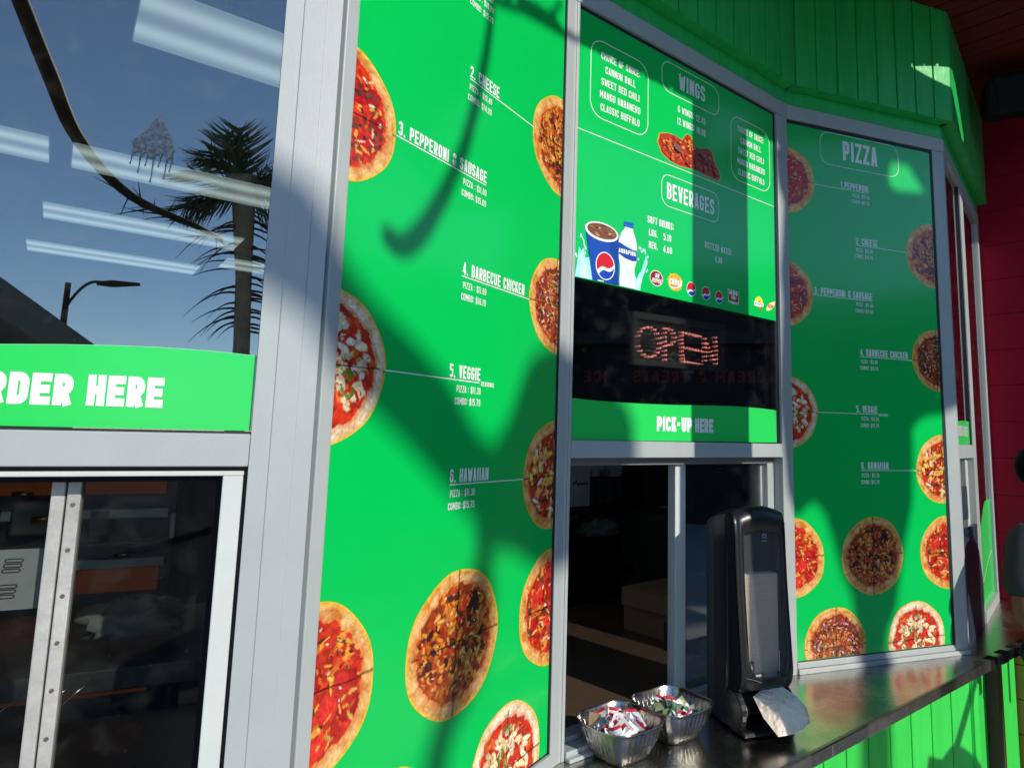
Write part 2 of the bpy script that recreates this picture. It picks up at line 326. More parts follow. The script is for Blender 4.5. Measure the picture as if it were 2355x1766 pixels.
# ------------------------------------------------------------------ printed pizzas
def smooth_noise(rs, X, Y, f):
    g = rs.rand(64, 64); x = (X*f) % 63; y = (Y*f) % 63
    i = np.floor(x).astype(int); j = np.floor(y).astype(int); u = x-i; v = y-j; u = u*u*(3-2*u); v = v*v*(3-2*v)
    i1 = (i+1) % 64; j1 = (j+1) % 64
    return g[i,j]*(1-u)*(1-v)+g[i1,j]*u*(1-v)+g[i,j1]*(1-u)*v+g[i1,j1]*u*v
def paint_pizza(kind, seed, X, Y):
    rs = np.random.RandomState(seed); rn = random.Random(seed)
    rr = np.hypot(X, Y); th = np.arctan2(Y, X)
    n1 = smooth_noise(rs, X+3, Y+3, 6); n2 = smooth_noise(rs, X+3, Y+3, 14); n3 = smooth_noise(rs, X+5, Y+5, 30)
    pale = kind == 'veggie'
    A = np.array
    c1 = A((.80,.50,.20)) if not pale else A((.86,.74,.55)); c2 = A((.58,.20,.035)) if not pale else A((.64,.42,.22))
    f = np.clip((n1*.6+n2*.6-.3)*1.6, 0, 1)[:,None]
    col = c1*(1-f)+c2*f
    spots = (n3 > .86) & (n2 > .6); col[spots] = col[spots]*.5
    edge = np.clip((rr-.93)/.07, 0, 1)[:,None]; col = col*(1-edge)+A((.78,.46,.03))*edge          # print halo
    rim = .79+.05*(n1-.5)+.07*(smooth_noise(rs, np.cos(th)*2+4, np.sin(th)*2+4, 5)-.5)
    band = np.clip((rr-rim)/.05, 0, 1)
    ins = rr < rim
    sauce = {'bbq': (.30,.045,.02), 'cheese': (.36,.05,.012), 'hawaiian': (.40,.03,.012)}.get(kind, (.52,.03,.012))
    sc = A(sauce)*(.55+.9*n2)[:,None]
    ring = ((band > 0) & (band < 1))
    col[ring] = (col*.5+A((.62,.16,.02))*.5)[ring]
    col[ins] = sc[ins]
    def blobs(n, ra, rb, cols, rmax=.74, rmin=0, dark=.3, wob=.25, ang=None):
        for _ in range(n):
            q = math.sqrt(rn.uniform((rmin/rmax)**2, 1))*rmax; a = rn.uniform(0, 6.283); x, y = q*math.cos(a), q*math.sin(a)
            a2 = rn.uniform(0, 3.14) if ang is None else ang; A1 = rn.uniform(*ra); B1 = rn.uniform(*rb)
            dx, dy = X-x, Y-y
            near = (np.abs(dx) < A1*1.4) & (np.abs(dy) < A1*1.4)
            if not near.any(): continue
            u = dx[near]*math.cos(a2)+dy[near]*math.sin(a2); v = -dx[near]*math.sin(a2)+dy[near]*math.cos(a2)
            d = (u/A1)**2+(v/B1)**2+wob*(n3[near]-.5)*2
            c = A(rn.choice(cols))*rn.uniform(.75, 1.2)
            sub = col[near]; k = d < 1
            sub[k] = c*(1-dark*np.clip(d[k], 0, 1)[:,None]**3)*(.8+.4*n3[near][k])[:,None]
            col[near] = sub
    def arcs(n, cols, r0=.12, wdt=.022):
        for _ in range(n):
            q = math.sqrt(rn.random())*.62; a = rn.uniform(0, 6.283); x, y = q*math.cos(a), q*math.sin(a)
            ra = rn.uniform(.6, 1.2)*r0; a0 = rn.uniform(0, 6.283); span = rn.uniform(1.8, 3.6)
            d = np.hypot(X-x, Y-y); t = (np.arctan2(Y-y, X-x)-a0) % 6.283
            k = (np.abs(d-ra) < wdt*(.7+.6*n2)) & (t < span); c = A(rn.choice(cols))
            col[k] = c*(.7+.5*n3[k])[:,None]
    och, wht, brn = [(.80,.36,.05),(.72,.26,.03),(.85,.46,.10)], [(.84,.66,.40),(.82,.58,.30),(.86,.74,.52)], [(.10,.025,.012),(.16,.04,.015),(.06,.02,.012)]
    red = [(.55,.012,.012),(.48,.01,.014),(.62,.03,.02)]
    if kind == 'pepperoni':
        blobs(110, (.04,.12), (.02,.05), [(.66,.16,.02),(.74,.30,.04),(.45,.02,.012)]); blobs(50, (.03,.07), (.015,.03), brn)
        blobs(22, (.14,.19), (.13,.18), red, .66, dark=.4, wob=.10); blobs(46, (.03,.09), (.010,.024), och+[(.66,.14,.02)]); blobs(26, (.012,.03), (.006,.014), [(.95,.75,.6)])
    elif kind == 'cheese':
        blobs(110, (.05,.14), (.03,.07), [(.55,.16,.02),(.34,.05,.015),(.66,.26,.03)]); blobs(150, (.03,.09), (.02,.05), brn+[(.30,.03,.012),(.40,.05,.02),(.5,.03,.012)]); blobs(110, (.03,.08), (.012,.028), [(.72,.28,.04),(.62,.20,.03),(.78,.40,.10)])
        blobs(24, (.012,.03), (.008,.016), wht)
        blobs(14, (.05,.12), (.03,.06), [(.05,.02,.015)], .7, .3)
    elif kind == 'pepsausage':
        blobs(90, (.04,.11), (.02,.05), [(.68,.20,.03),(.76,.34,.05),(.5,.03,.012)]); blobs(18, (.13,.18), (.12,.17), red, .66, dark=.35, wob=.10); blobs(60, (.03,.07), (.025,.05), [(.16,.05,.03),(.22,.07,.04),(.10,.04,.03)])
        blobs(46, (.03,.10), (.010,.026), wht+och); blobs(40, (.02,.05), (.012,.025), brn)
    elif kind == 'bbq':
        blobs(110, (.03,.1), (.012,.03), [(.62,.14,.02),(.70,.24,.03)]); blobs(130, (.05,.14), (.012,.03), brn+[(.12,.03,.05)], ang=None); blobs(50, (.03,.09), (.008,.018), [(.5,.3,.28),(.72,.5,.4),(.55,.2,.3)])
        blobs(40, (.02,.05), (.012,.025), [(.13,.20,.03),(.20,.24,.04)], .5); blobs(70, (.02,.06), (.008,.016), [(.85,.7,.5),(.75,.35,.06)])
    elif kind == 'veggie':
        blobs(60, (.05,.13), (.03,.07), [(.70,.10,.02),(.55,.05,.015)], .76, .4); blobs(90, (.05,.15), (.03,.07), wht, .66); blobs(50, (.03,.08), (.01,.02), [(.6,.06,.02),(.72,.2,.04)], .7)
        arcs(9, [(.66,.03,.02),(.58,.02,.02)], .14, .028); arcs(9, [(.10,.22,.03),(.16,.26,.04)], .12, .024); blobs(14, (.015,.04), (.01,.02), [(.05,.03,.03)])
    else:
        blobs(90, (.03,.1), (.015,.04), brn+[(.42,.03,.02)]); blobs(70, (.03,.08), (.015,.04), och); blobs(34, (.06,.13), (.035,.065), [(.85,.55,.10),(.82,.46,.06),(.85,.62,.22)]); blobs(40, (.05,.11), (.02,.045), [(.75,.22,.12),(.8,.4,.25),(.86,.62,.45)]); blobs(60, (.02,.06), (.01,.02), [(.5,.03,.02),(.7,.25,.04)])
    # crumbly detail and the two cuts
    col = col*(.72+.56*smooth_noise(rs, X+7, Y+7, 42))[:,None]
    for a in (.02, 1.56):
        d = np.abs(-X*math.sin(a)+Y*math.cos(a)+.012*(n1-.5)*2)
        k = d < .011; col[k] = col[k]*.22
    return np.clip(col, .004, .95)
PIZZA_CACHE = {}
def pizza_mesh(kind, seed, rad, clip):
    NR, NT = 54, 190
    rs = np.random.RandomState(seed)
    th = np.linspace(0, 2*np.pi, NT, endpoint=False)
    wob = 1+.018*np.sin(2*th+rs.rand()*6)+.012*np.sin(3*th+rs.rand()*6)+.008*np.sin(7*th+rs.rand()*6)
    q = np.linspace(0.01, 1, NR)
    X = (q[:,None]*np.cos(th)[None]).ravel(); Y = (q[:,None]*np.sin(th)[None]).ravel()
    col = paint_pizza(kind, seed, X, Y)
    W = np.tile(wob, NR)
    xs = X*W*rad; zs = Y*W*rad
    x0, x1, z0, z1 = clip
    idx = np.arange(NR*NT).reshape(NR, NT)
    a = idx[:-1]; b = np.roll(idx, -1, 1)[:-1]; c = np.roll(idx, -1, 1)[1:]; d = idx[1:]
    F = np.stack([a.ravel(), b.ravel(), c.ravel(), d.ravel()], 1)
    out = (xs < x0)|(xs > x1)|(zs < z0)|(zs > z1)
    F = F[~out[F].all(1)]
    xs = np.clip(xs, x0, x1); zs = np.clip(zs, z0, z1)
    keep = []
    for f in F:
        px, pz = xs[f], zs[f]
        ar = abs(sum(px[i]*pz[(i+1)%4]-px[(i+1)%4]*pz[i] for i in range(4)))
        if ar > 1e-10: keep.append(f)
    F = np.array(keep)
    me = bpy.data.meshes.new('pizza_picture')
    me.from_pydata([(float(x), 0.0, float(z)) for x, z in zip(xs, zs)], [], F[:, ::-1].tolist()); me.update()
    at = me.color_attributes.new('col', 'FLOAT_COLOR', 'POINT')
    at.data.foreach_set('color', np.concatenate([col, np.ones((len(col),1))], 1).ravel().astype(np.float32))
    me.materials.append(M_pizza)
    return me

# ------------------------------------------------------------------ setting: ground, kiosk building
g = MB().box(-60, 60, -60, 60, GROUND-.3, GROUND); struct(g.build('ground', M_concrete))

kiosk = thing('food_kiosk', 'green boarded food kiosk with grey aluminium frames and zigzag front', 'kiosk')
def kpart(name, F, mb, m, bevel=.0015, label=None):
    o = mb.build(name, m, kiosk, bevel, M=None); o.matrix_world = FM(F)
    if label: o['label'] = label
    return o
FR = -.006     # frame face stands 6 mm proud
SILLZ, TOPZ = .036, 1.945
# --- facet A
kpart('mullion', 'A', MB().prism([(-.086,.06),(-.086,FR),(-.0600,FR),(-.0590,FR-.0016),(-.0270,FR-.0016),(-.0260,FR),(-.002,FR),(-.002,.06)][::-1],-.9,2.0), M_frame, .0006)
kpart('mullion', 'A', MB().box(-1.2,-1.08,FR,.06,-.9,2.0), M_frame, .002)
kpart('transom', 'A', MB().box(-1.08,-.0865,FR,.06,.710,.757), M_frame, .002)
kpart('head_rail', 'A', MB().box(-1.08,-.0865,FR,.06,1.945,2.0), M_frame, .002)
# --- facet B
kpart('mullion', 'B', MB().box(.002,.0280,FR,.06,-.9,2.0), M_frame, .002)
kpart('mullion', 'B', MB().box(.714,.752,FR,.06,.0,1.9445), M_frame, .002)
kpart('head_rail', 'B', MB().box(.029,.752,FR-.001,.06,1.945,2.0), M_frame, .002)
kpart('sill', 'B', MB().box(.0285,.713,FR-.004,.06,-.001,.036), M_frame, .002)
# --- facet C
kpart('mullion', 'C', MB().box(-.001,.0095,FR,.055,.0,1.9445).box(.0105,.0200,FR,.06,.0,1.9445), M_frame, .002)
kpart('mullion', 'C', MB().box(.943,1.006,FR,.06,.0,1.9445), M_frame, .002)
kpart('transom', 'C', MB().box(.0205,.9425,FR-.001,.062,.7115,.7565), M_frame, .002)
kpart('head_rail', 'C', MB().box(.0,1.008,FR-.001,.06,1.945,2.0), M_frame, .002)
kpart('sill', 'C', MB().box(.0205,.9425,FR-.006,.075,.001,.022).box(.0205,.9425,FR-.02,.03,.0005,.010), M_frame, .002)
# --- facet D
kpart('mullion', 'D', MB().box(.702,.762,FR,.06,.0,1.9445), M_frame, .002)
kpart('head_rail', 'D', MB().box(.0,.764,FR-.001,.06,1.945,2.0), M_frame, .002)
kpart('sill', 'D', MB().box(.0,.7015,FR-.001,.06,.0165,.036).box(.0,.764,FR-.009,.06,.0,.016), M_frame, .002)
# --- facet E
kpart('mullion', 'E', MB().box(.0,.03,FR,.06,.0,1.9445), M_frame, .002)
kpart('mullion', 'E', MB().box(.445,.535,FR,.06,.0,1.9445), M_frame, .002)
kpart('mullion', 'E', MB().box(1.065,1.13,FR,.06,.0,1.9445), M_frame, .002)
kpart('transom', 'E', MB().box(.0305,.4445,FR-.001,.06,.7115,.7665), M_frame, .002)
kpart('head_rail', 'E', MB().box(.0,1.13,FR-.001,.06,1.945,2.0), M_frame, .002)
kpart('sill', 'E', MB().box(.5355,1.0645,FR-.006,.06,.0,.045), M_frame, .002)
# --- green band, soffit lip and boarded fascia above each facet, boarded wall below the counter
for F in 'ABCDE':
    w0, w1 = (-1.2, 0.0) if F == 'A' else (0.0, WID[F])
    kpart('green_band', F, MB().box(w0,w1,-.003,.05,2.003,2.058).box(w0,w1,-.007,.05,2.0005,2.0065), M_board, .001)
    e0 = .05*math.tan(R({'A':0,'B':17.85,'C':-10.7,'D':-10.05,'E':16.7}[F])); e1 = .05*math.tan(R({'A':17.85,'B':-10.7,'C':-10.05,'D':16.7,'E':0}[F]))
    n = max(1, round((w1-w0)/.0945)); bw = (w1+e1-w0+e0)/n
    mb = MB().box(w0-e0*.9,w1+e1*.9,-.042,.05,2.0585,2.535)
    for i in range(n): mb.box(w0-e0+i*bw+.004, w0-e0+(i+1)*bw-.004, -.05, -.0415, 2.0575, 2.535)
    kpart('board_fascia', F, mb, M_board, .0015)
    if F in 'ABCD':
        n = max(1, round((w1-w0)/.0945)); bw = (w1-w0)/n
        x1 = w1 if F != 'D' else w1+.04
        mb = MB().box(w0,x1,.004,.06,GROUND,-.005)
        i = 0
        while w0+i*bw < x1-.01:
            mb.box(w0+i*bw+.0015, min(x1, w0+(i+1)*bw-.0015), -.006, .0045, GROUND, -.005); i += 1
        kpart('lower_boards', F, mb, M_slat, .003)
mb = MB().box(.0,1.46,-.015,.06,GROUND,-.02)
for i in range(34): mb.box(.56+i*.0265, .56+i*.0265+.021, -.024, -.0145, GROUND, -.02)
kpart('lower_boards', 'E', mb, M_slat, .002)
kpart('corner_post', 'E', MB().box(.33,.50,-.06,-.016,GROUND,-.04), mat('brown_timber', (.07,.035,.018), .6, 0, .3, 14), .003)
# black gaskets round the glass; their black also paints the shade at its edges
def gk(F, *bx):
    mb = MB()
    for b in bx: mb.box(*b)
    kpart('gasket', F, mb, M_gasket, 0)
gk('B', (.7055,.7135,-.003,.03,.036,1.945), (.028,.7055,-.0012,.02,1.932,1.945), (.028,.7055,-.0012,.02,.036,.040))
gk('C', (.9235,.9425,.004,.03,.7565,1.945), (.0205,.9235,.003,.03,1.931,1.945))
gk('D', (.6905,.7015,-.002,.03,.036,1.945), (.0,.6905,-.0012,.02,1.931,1.945), (.0,.6905,-.0012,.02,.036,.0395))
gk('A', (-.0865,-.0835,-.002,.03,.757,1.945), (-1.08,-.0866,-.002,.03,.757,.7605))
gk('E', (.4405,.4445,.0,.03,.7665,1.945), (.5355,.545,.0,.03,.045,1.945))
# solid core behind the printed panels, inner shell
core = MB()
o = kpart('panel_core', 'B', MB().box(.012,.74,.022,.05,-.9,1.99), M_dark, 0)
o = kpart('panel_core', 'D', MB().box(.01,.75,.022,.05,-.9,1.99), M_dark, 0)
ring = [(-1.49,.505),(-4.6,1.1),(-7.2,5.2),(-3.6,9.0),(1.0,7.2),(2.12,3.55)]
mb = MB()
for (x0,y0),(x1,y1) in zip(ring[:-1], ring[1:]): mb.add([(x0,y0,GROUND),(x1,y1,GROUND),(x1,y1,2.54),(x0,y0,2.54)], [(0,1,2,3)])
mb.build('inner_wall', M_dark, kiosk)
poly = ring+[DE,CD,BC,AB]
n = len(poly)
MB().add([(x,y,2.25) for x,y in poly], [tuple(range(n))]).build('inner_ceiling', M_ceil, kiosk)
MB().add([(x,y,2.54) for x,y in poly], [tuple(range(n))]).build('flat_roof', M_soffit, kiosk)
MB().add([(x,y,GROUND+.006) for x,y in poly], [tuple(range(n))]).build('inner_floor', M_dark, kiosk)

# --- roof canopy and its post (the post stands just right of the view and shades the pick-up window)
pc = P('C', .02, 1.825) + SD*((2.535-1.825)/SD.z)
tC = Vector((math.cos(R(40.11)), math.sin(R(40.11)), 0)); sh = Vector((SD.x, SD.y, 0)).normalized()
a = pc; b = pc + tC*3.2; c = b - sh*6; d = pc - sh*2.4
can = thing('roof_canopy', 'dark red planked canopy over the right side of the kiosk front', 'roof')
slab = MB(); mb = MB()
pl = 52; wv = (b-a)
def fascia_dist(p0):
    best = 99
    for F_ in 'CDE':
        o_ = P(F_, 0, 0, -.05); n_ = Vector((math.sin(R(ANG[F_])), -math.cos(R(ANG[F_])), 0)); den = sh.dot(n_)
        q_ = (p0-o_).dot(n_)/den; hit = p0-sh*q_; u_ = (FM(F_).inverted() @ hit).x
        if -.05 <= u_ <= WID[F_]+.06 and q_ > 0: best = min(best, q_)
    return best
SUN_GAP = {24: (2.225,2.262), 25: (2.205,2.278), 26: (2.195,2.290), 27: (2.185,2.300), 28: (2.150,2.300), 29: (2.110,2.262), 30: (2.07,2.215), 31: (2.05,2.15), 34: (2.20,2.24)}  # invented opening in the planks, shaped to throw a sun patch on the fascia
for i in range(pl):
    p0 = a+wv*(i/pl+(.0004 if i % 2 else .0016)); p1 = a+wv*((i+1)/pl-(.0016 if i % 2 else .0004))
    end = 5.9 if i > 16 else 2.35
    quads = [((0.0, 0.0), (end, end))]
    if i in SUN_GAP:
        k = SD.z/Vector((SD.x,SD.y,0)).length
        def zz(j, t_):
            if j in SUN_GAP: return SUN_GAP[j][t_]
            return sum(SUN_GAP[i])/2
        lo = [(zz(i-1,0)+SUN_GAP[i][0])/2, (zz(i+1,0)+SUN_GAP[i][0])/2]; hi = [(zz(i-1,1)+SUN_GAP[i][1])/2, (zz(i+1,1)+SUN_GAP[i][1])/2]
        f0_ = fascia_dist(a+wv*(i/pl)); f1_ = fascia_dist(a+wv*((i+1)/pl))
        quads = [((0.0, 0.0), (f0_-(2.54-lo[0])/k, f1_-(2.54-lo[1])/k)), ((f0_-(2.54-hi[0])/k, f1_-(2.54-hi[1])/k), (end, end))]
    p0b = a+wv*(i/pl); p1b = a+wv*((i+1)/pl)
    for (s00, s01), (s10, s11) in quads:
        mb.prism([(p.x,p.y) for p in (p0-sh*s00, p1-sh*s01, p1-sh*s11, p0-sh*s10)], 2.537, 2.5478)
        slab.prism([(p.x,p.y) for p in (p0b-sh*s00, p1b-sh*s01, p1b-sh*s11, p0b-sh*s10)], 2.5479, 2.556)
slab.build('roof_deck', M_soffit, can); mb.build('soffit_planks', M_soffit, can)
e1v = Vector((-sh.y, sh.x, 0)); mid = P('C', .6275, .0) + sh*1.22
pm = Matrix.Translation((mid.x, mid.y, 0)) @ Matrix.Rotation(math.atan2(e1v.y, e1v.x), 4, 'Z')
po = MB().box(-.1405,.1405,-.07,.07,GROUND,2.535).build('canopy_post', M_yellow, None, .004, M=pm)
tag(po, 'broad ochre canopy post standing in front of the counter', 'post')

# --- red side wall, block base, speaker
wa = R(-44.5); wt = Vector((math.cos(wa), math.sin(wa), 0)); wy = Vector((-math.sin(wa), math.cos(wa), 0))
WM = Matrix((wt, wy, Vector((0,0,1)))).transposed().to_4x4(); WM.translation = (2.10, 3.512, 0)
rw = thing('red_wall', 'dark red wall of wide lap siding at the kiosk end', 'wall', WM)
mb = MB()
for k in range(15):
    z0 = -.042+k*.1866
    mb.box(-.06, .95, -.006, .0082, z0+.0009, min(z0+.1857, 2.54))
mb.box(-.06,.95,.0085,.08,-.05,2.54)
mb.build('siding', M_red, rw, .0015)
MB().box(-.02,.02,-.014,-.004,-.01,2.0).build('corner_trim', mat('magenta_red_trim', (.26,.012,.035), .5), rw, .002)
bw = thing('block_wall', 'ochre block wall below the red siding', 'wall', WM)
mb = MB()
for k in range(5):
    for j in range(6):
        x0 = -.5+j*.40+(k%2)*.2
        mb.box(x0+.003, x0+.397, .36, .44, GROUND+.002+k*.178, GROUND+.002+k*.178+.174)
mb.build('blocks', M_yellow, bw, .004)

# ------------------------------------------------------------------ counter
fo = .348
nC = Vector((math.sin(R(40.11)), -math.cos(R(40.11)), 0))
f0 = Vector((BC[0],BC[1],0)) + nC*fo
CM = Matrix((tC, -nC, Vector((0,0,1)))).transposed().to_4x4(); CM.translation = f0
ci = CM.inverted()
ct = thing('steel_counter', 'long worn stainless steel counter below the menu windows', 'counter', CM)
back = [P('A',-1.2,0), P('A',0,0), P('B',.7511,0), P('C',1.0089,0), P('D',.7578,0), P('E',1.14,0)]
bl = [ci @ p for p in back]
pts = [(p.x, p.y+.012) for p in bl[::-1]]
edge = [(-1.9,0.0),(2.75,0.0),(2.75, pts[0][1]-.0)]
outline = [(-1.9,0.0),(2.9,0.0),(2.9,.6)]+pts[:5]+[(-1.9,.0+.25)]
top = MB().prism([(x,y) for x,y in [(-.85,0),(2.62,0)]+[(p.x,p.y) for p in (ci @ (WM @ Vector((.55,.003,0))), ci @ (WM @ Vector((-.03,.003,0))))]+pts[:-1]+[(-.85,.07)]], -.004, 0.0); top.build('counter_top', M_counter, ct)
MB().box(-.85,2.62,-.0015,.012,-.034,.0005).build('front_edge', mat('dark_steel_edge', (.20,.19,.18), .3, .9, .35, 18, .1, 120, rvar=.1), ct, .003)
MB().box(-.85,2.62,.012,.05,-.034,-.0045).build('support_rail', M_blackm, ct)
mb = MB()
for i in range(5): mb.box(1.70+i*.115, 1.70+i*.115+.06, -.0024, .03, -.035, .0012)
mb.build('edge_tape', M_blackm, ct, .001, False)['label'] = 'black tape strips along the right end'
mb = MB()
for x in (.62,1.109,1.03): MB().box(x,x+.004,-.0022,-.001,-.028,-.004).build('edge_scratch', M_bowl, ct)

# ------------------------------------------------------------------ glass and windows
def window(name, label, F, parts, cat='window'):
    t = thing(name, label, cat, FM(F))
    for nm, mb, m, bev in parts: mb.build(nm, m, t, bev)
    return t
wA = window('order_window', 'large tinted window above the order here sign reflecting blue sky', 'A',
    [('glass_pane', MB().box(-1.08,-.0866,.006,.010,.757,1.945), M_glassA, 0)])
sA = thing('sliding_window', 'smudged sliding window below the order here sign', 'window', FM('A'))
MB().box(-1.07,-.091,.004,.03,.6965,.7035).box(-.118,-.0915,.004,.03,-.3,.6963).build('outer_frame', M_inner, sA, .0015)
MB().box(-1.08,-.087,.012,.05,.7037,.7098).box(-.0912,-.0868,.012,.05,-.3,.7036).build('gasket', M_gasket, sA)
MB().box(-1.07,-.119,.028,.07,.688,.6962).box(-.1265,-.1185,.028,.07,-.3,.688).build('track', M_blackm, sA)
st = MB().box(-.3275,-.3115,.062,.085,-.3,.687).box(-.3085,-.2925,.058,.082,-.3,.687).build('meeting_stile', M_mill, sA, .0015)
mb = MB()
for i in range(13):
    z = .655-i*.061; x = -.3005
    mb.add([(x+.003*math.cos(t*1.047), .0567, z+.003*math.sin(t*1.047)) for t in range(6)]+[(x+.003*math.cos(t*1.047), .0582, z+.003*math.sin(t*1.047)) for t in range(6)], [tuple(range(6))]+[(k,k+6,(k+1)%6+6,(k+1)%6) for k in range(6)])
mb.build('rivet', mat('worn_screw', (.14,.11,.09), .5, .4), st)
MB().box(-.2925,-.1265,.068,.072,-.3,.688).build('glass_pane', M_glassL, sA)
MB().box(-1.07,-.3275,.073,.077,-.3,.688).build('glass_pane', M_glassL, sA)

wC = window('pickup_glass', 'dark window band around the open sign between two green stickers', 'C',
    [('glass_pane', MB().box(.0205,.9425,.006,.010,.757,1.945), M_glassC, 0)])
sC = thing('pickup_window', 'sliding pick-up window above the counter with its left half open', 'window', FM('C'))
MB().box(.0205,.9425,.030,.075,.690,.7112).build('top_track', mat('grey_track', (.16,.16,.16), .5), sC, .001)
MB().box(.0205,.9425,.030,.075,.0225,.034).build('bottom_track', M_frame, sC, .001)
s1 = MB().box(.462,.486,.045,.075,.034,.690).box(.4875,.513,.050,.075,.034,.690).build('meeting_stile', M_inner, sC, .0015)
MB().box(.905,.9425,.03,.075,.034,.690).build('side_stile', M_frame, sC, .0015)
MB().box(.893,.905,.05,.075,.034,.690).build('edge_bar', M_mill, sC, .001)
MB().box(.513,.893,.058,.062,.034,.690).build('glass_pane', M_glassC, sC)
MB().box(.462,.486,.0785,.09,.15,.23).build('latch', M_black, s1, .002)

M_glassE = glassmat('end_window_glass', (.5,.5,.5), 1.3, (1,1,1), .03)
wE = window('end_window', 'narrow end window beside the red wall with a wavy green sticker', 'E',
    [('glass_pane', MB().box(.545,1.0645,.008,.012,.045,1.945), M_glassE, 0), ('glass_pane', MB().box(.0305,.4405,.008,.012,.7665,1.945), M_glassE, 0)])
mb = MB().box(.545,1.0645,.004,.0078,.045,.05)
wave = [(.545+.5195*i/24, .36+.14*(.5-.5*math.cos(min(1,i/17)*math.pi))) for i in range(25)]
ws = MB().slab([(.546,.046)]+[(1.064,.046)]+wave[::-1], .0066, .0078)
o = ws.build('wave_sticker', M_sign, None, M=FM('E')); tag(o, 'green sticker with a wavy top low on the end window', 'sticker')
lm = MB(); ribbon(lm, [(.57+.45*i/16, .15+.1*(.5-.5*math.cos(i/16*math.pi))) for i in range(17)], .008, lambda q, y: (q[0], y, q[1]), .0060)
lm.build('wave_line', M_white, o)
e2 = window('end_slider', 'open sliding hatch of the end window with dark lower panel', 'E', [
    ('hatch_frame', MB().box(.315,.345,.012,.05,.05,.7112).box(.3455,.4445,.02,.05,.05,.7112), M_inner, .0015), ('dark_jamb', MB().box(.0305,.15,.01,.05,.05,.7112), M_gasket, .0015),
    ('slider_stile', MB().box(.165,.19,.030,.06,.05,.7112), M_mill, .001),
    ('dark_panel', MB().box(.0305,.30,-.004,.015,.0,.40).box(.31,.4445,-.004,.012,.0,.43), mat('navy_panel', (.02,.035,.06), .4), .002)])
zs = MB().slab([(.035,.768)]+[(.438,.768)]+[(.438-.403*i/16, .868-(.02*(i/16)**3)+.0*i) for i in range(17)], .0056, .0068)
o = zs.build('small_sign', M_sign, None, M=FM('E')); tag(o, 'small green sticker seen edge-on above the end hatch', 'sticker')
lm = MB(); text(lm, 'ORDER', .09, .802, .042, .14, .25, .6, .1, .005); text(lm, 'HERE', .25, .802, .042, .12, .25, .6, .1, .005); lm.build('lettering', M_white, o)

# ------------------------------------------------------------------ pizza menus (same print on both narrow panels)
ITEMS = [('l', 1.713, .128, -.010, 'pepperoni', 11), ('r', 1.503, .132, .683, 'cheese', 12), ('l', 1.290, .1165, -.013, 'pepsausage', 13),
         ('r', 1.086, .120, .677, 'bbq', 14), ('l', .867, .1235, -.013, 'veggie', 15), ('r', .671, .130, .684, 'hawaiian', 16),
         ('r', .366, .134, .690, 'pepsausage', 17), ('l', .374, .130, -.006, 'pepperoni', 18), ('m', .368, .136, .336, 'cheese', 19),
         ('m', .072, .130, .164, 'bbq', 20), ('m', .070, .131, .521, 'veggie', 21)]
PW = .690; PB = .0395; PT = 1.931
MESH = {}
def menu(F, du, sx, label, first):
    base = FM(F, du) @ Matrix.Diagonal((sx,1,1,1))
    t = thing('pizza_menu', label, 'menu board', base, 'tall green pizza menus')
    pb = MB().box(.0,PW,-.0008,.02,PB,PT).build('green_backing', M_green, t)
    for side, z, r, cx, kind, seed in ITEMS:
        if seed not in MESH: MESH[seed] = pizza_mesh(kind, seed, r, (.001-cx, PW-.001-cx, PB+.001-z, PT-z))
        o = bpy.data.objects.new('pizza_picture', MESH[seed]); C.objects.link(o); o.parent = t; o.location = (cx, -.0013, z)
    def lt(name, fn):
        if name not in MESH:
            mb = MB(); fn(mb); o = mb.build('lettering', M_white, t); MESH[name] = o.data
        else:
            o = bpy.data.objects.new('lettering', MESH[name]); C.objects.link(o)
            o.parent = t
        o.location = (0, -.0008, 0)
    lt('head', lambda m: (text(m, 'PIZZA', .257, 1.828, .078, .165, .17, .42, .1), rrect_line(m, .151, .527, 1.800, 1.928, .042, .0022)))
    def item(n, s, x0, x1, zl, p, c, px, lx0, lx1, hd=.026, extra=None):
        def f(m):
            text(m, s, x0, zl+.004, hd, x1-x0, .16, .42, .1)
            line(m, lx0, zl, lx1, zl, .0022)
            text(m, 'PIZZA : '+p, px+.004, zl-.024, .0138, .078, .14, .46, .11); text(m, 'COMBO: '+c, px, zl-.048, .0138, .082, .14, .46, .11)
            if extra: text(m, extra, lx1+.006, zl-.006, .0095, .046, .17, .44, .1)
        lt('item%d' % n, f)
    item(1, '1.PEPPERONI', .243, .373, 1.713, '$10.99', '$15.29', .293, .119, .372)
    item(2, '2. CHEESE', .304, .408, 1.502, '$10.49', '$14.99', .300, .304, .553)
    item(3, '3. PEPPERONI & SAUSAGE', .108, .374, 1.293, '$11.09', '$15.69', .293, .103, .373)
    item(4, '4. BARBECUE CHICKEN', .307, .533, 1.080, '$11.69', '$16.19', .306, .305, .557)
    item(5, '5. VEGGIE', .281, .379, .870, '$11.39', '$15.79', .300, .109, .377, extra='SEASONAL')
    item(6, '6. HAWAIIAN', .296, .420, .667, '$11.39', '$15.79', .294, .296, .554)
    return t
menu('D', .0, 1.0, 'tall green pizza menu right of the pick-up window, headed PIZZA', True)
menu('B', .0285, .985, 'tall green pizza menu between the order window and the pick-up window', False)

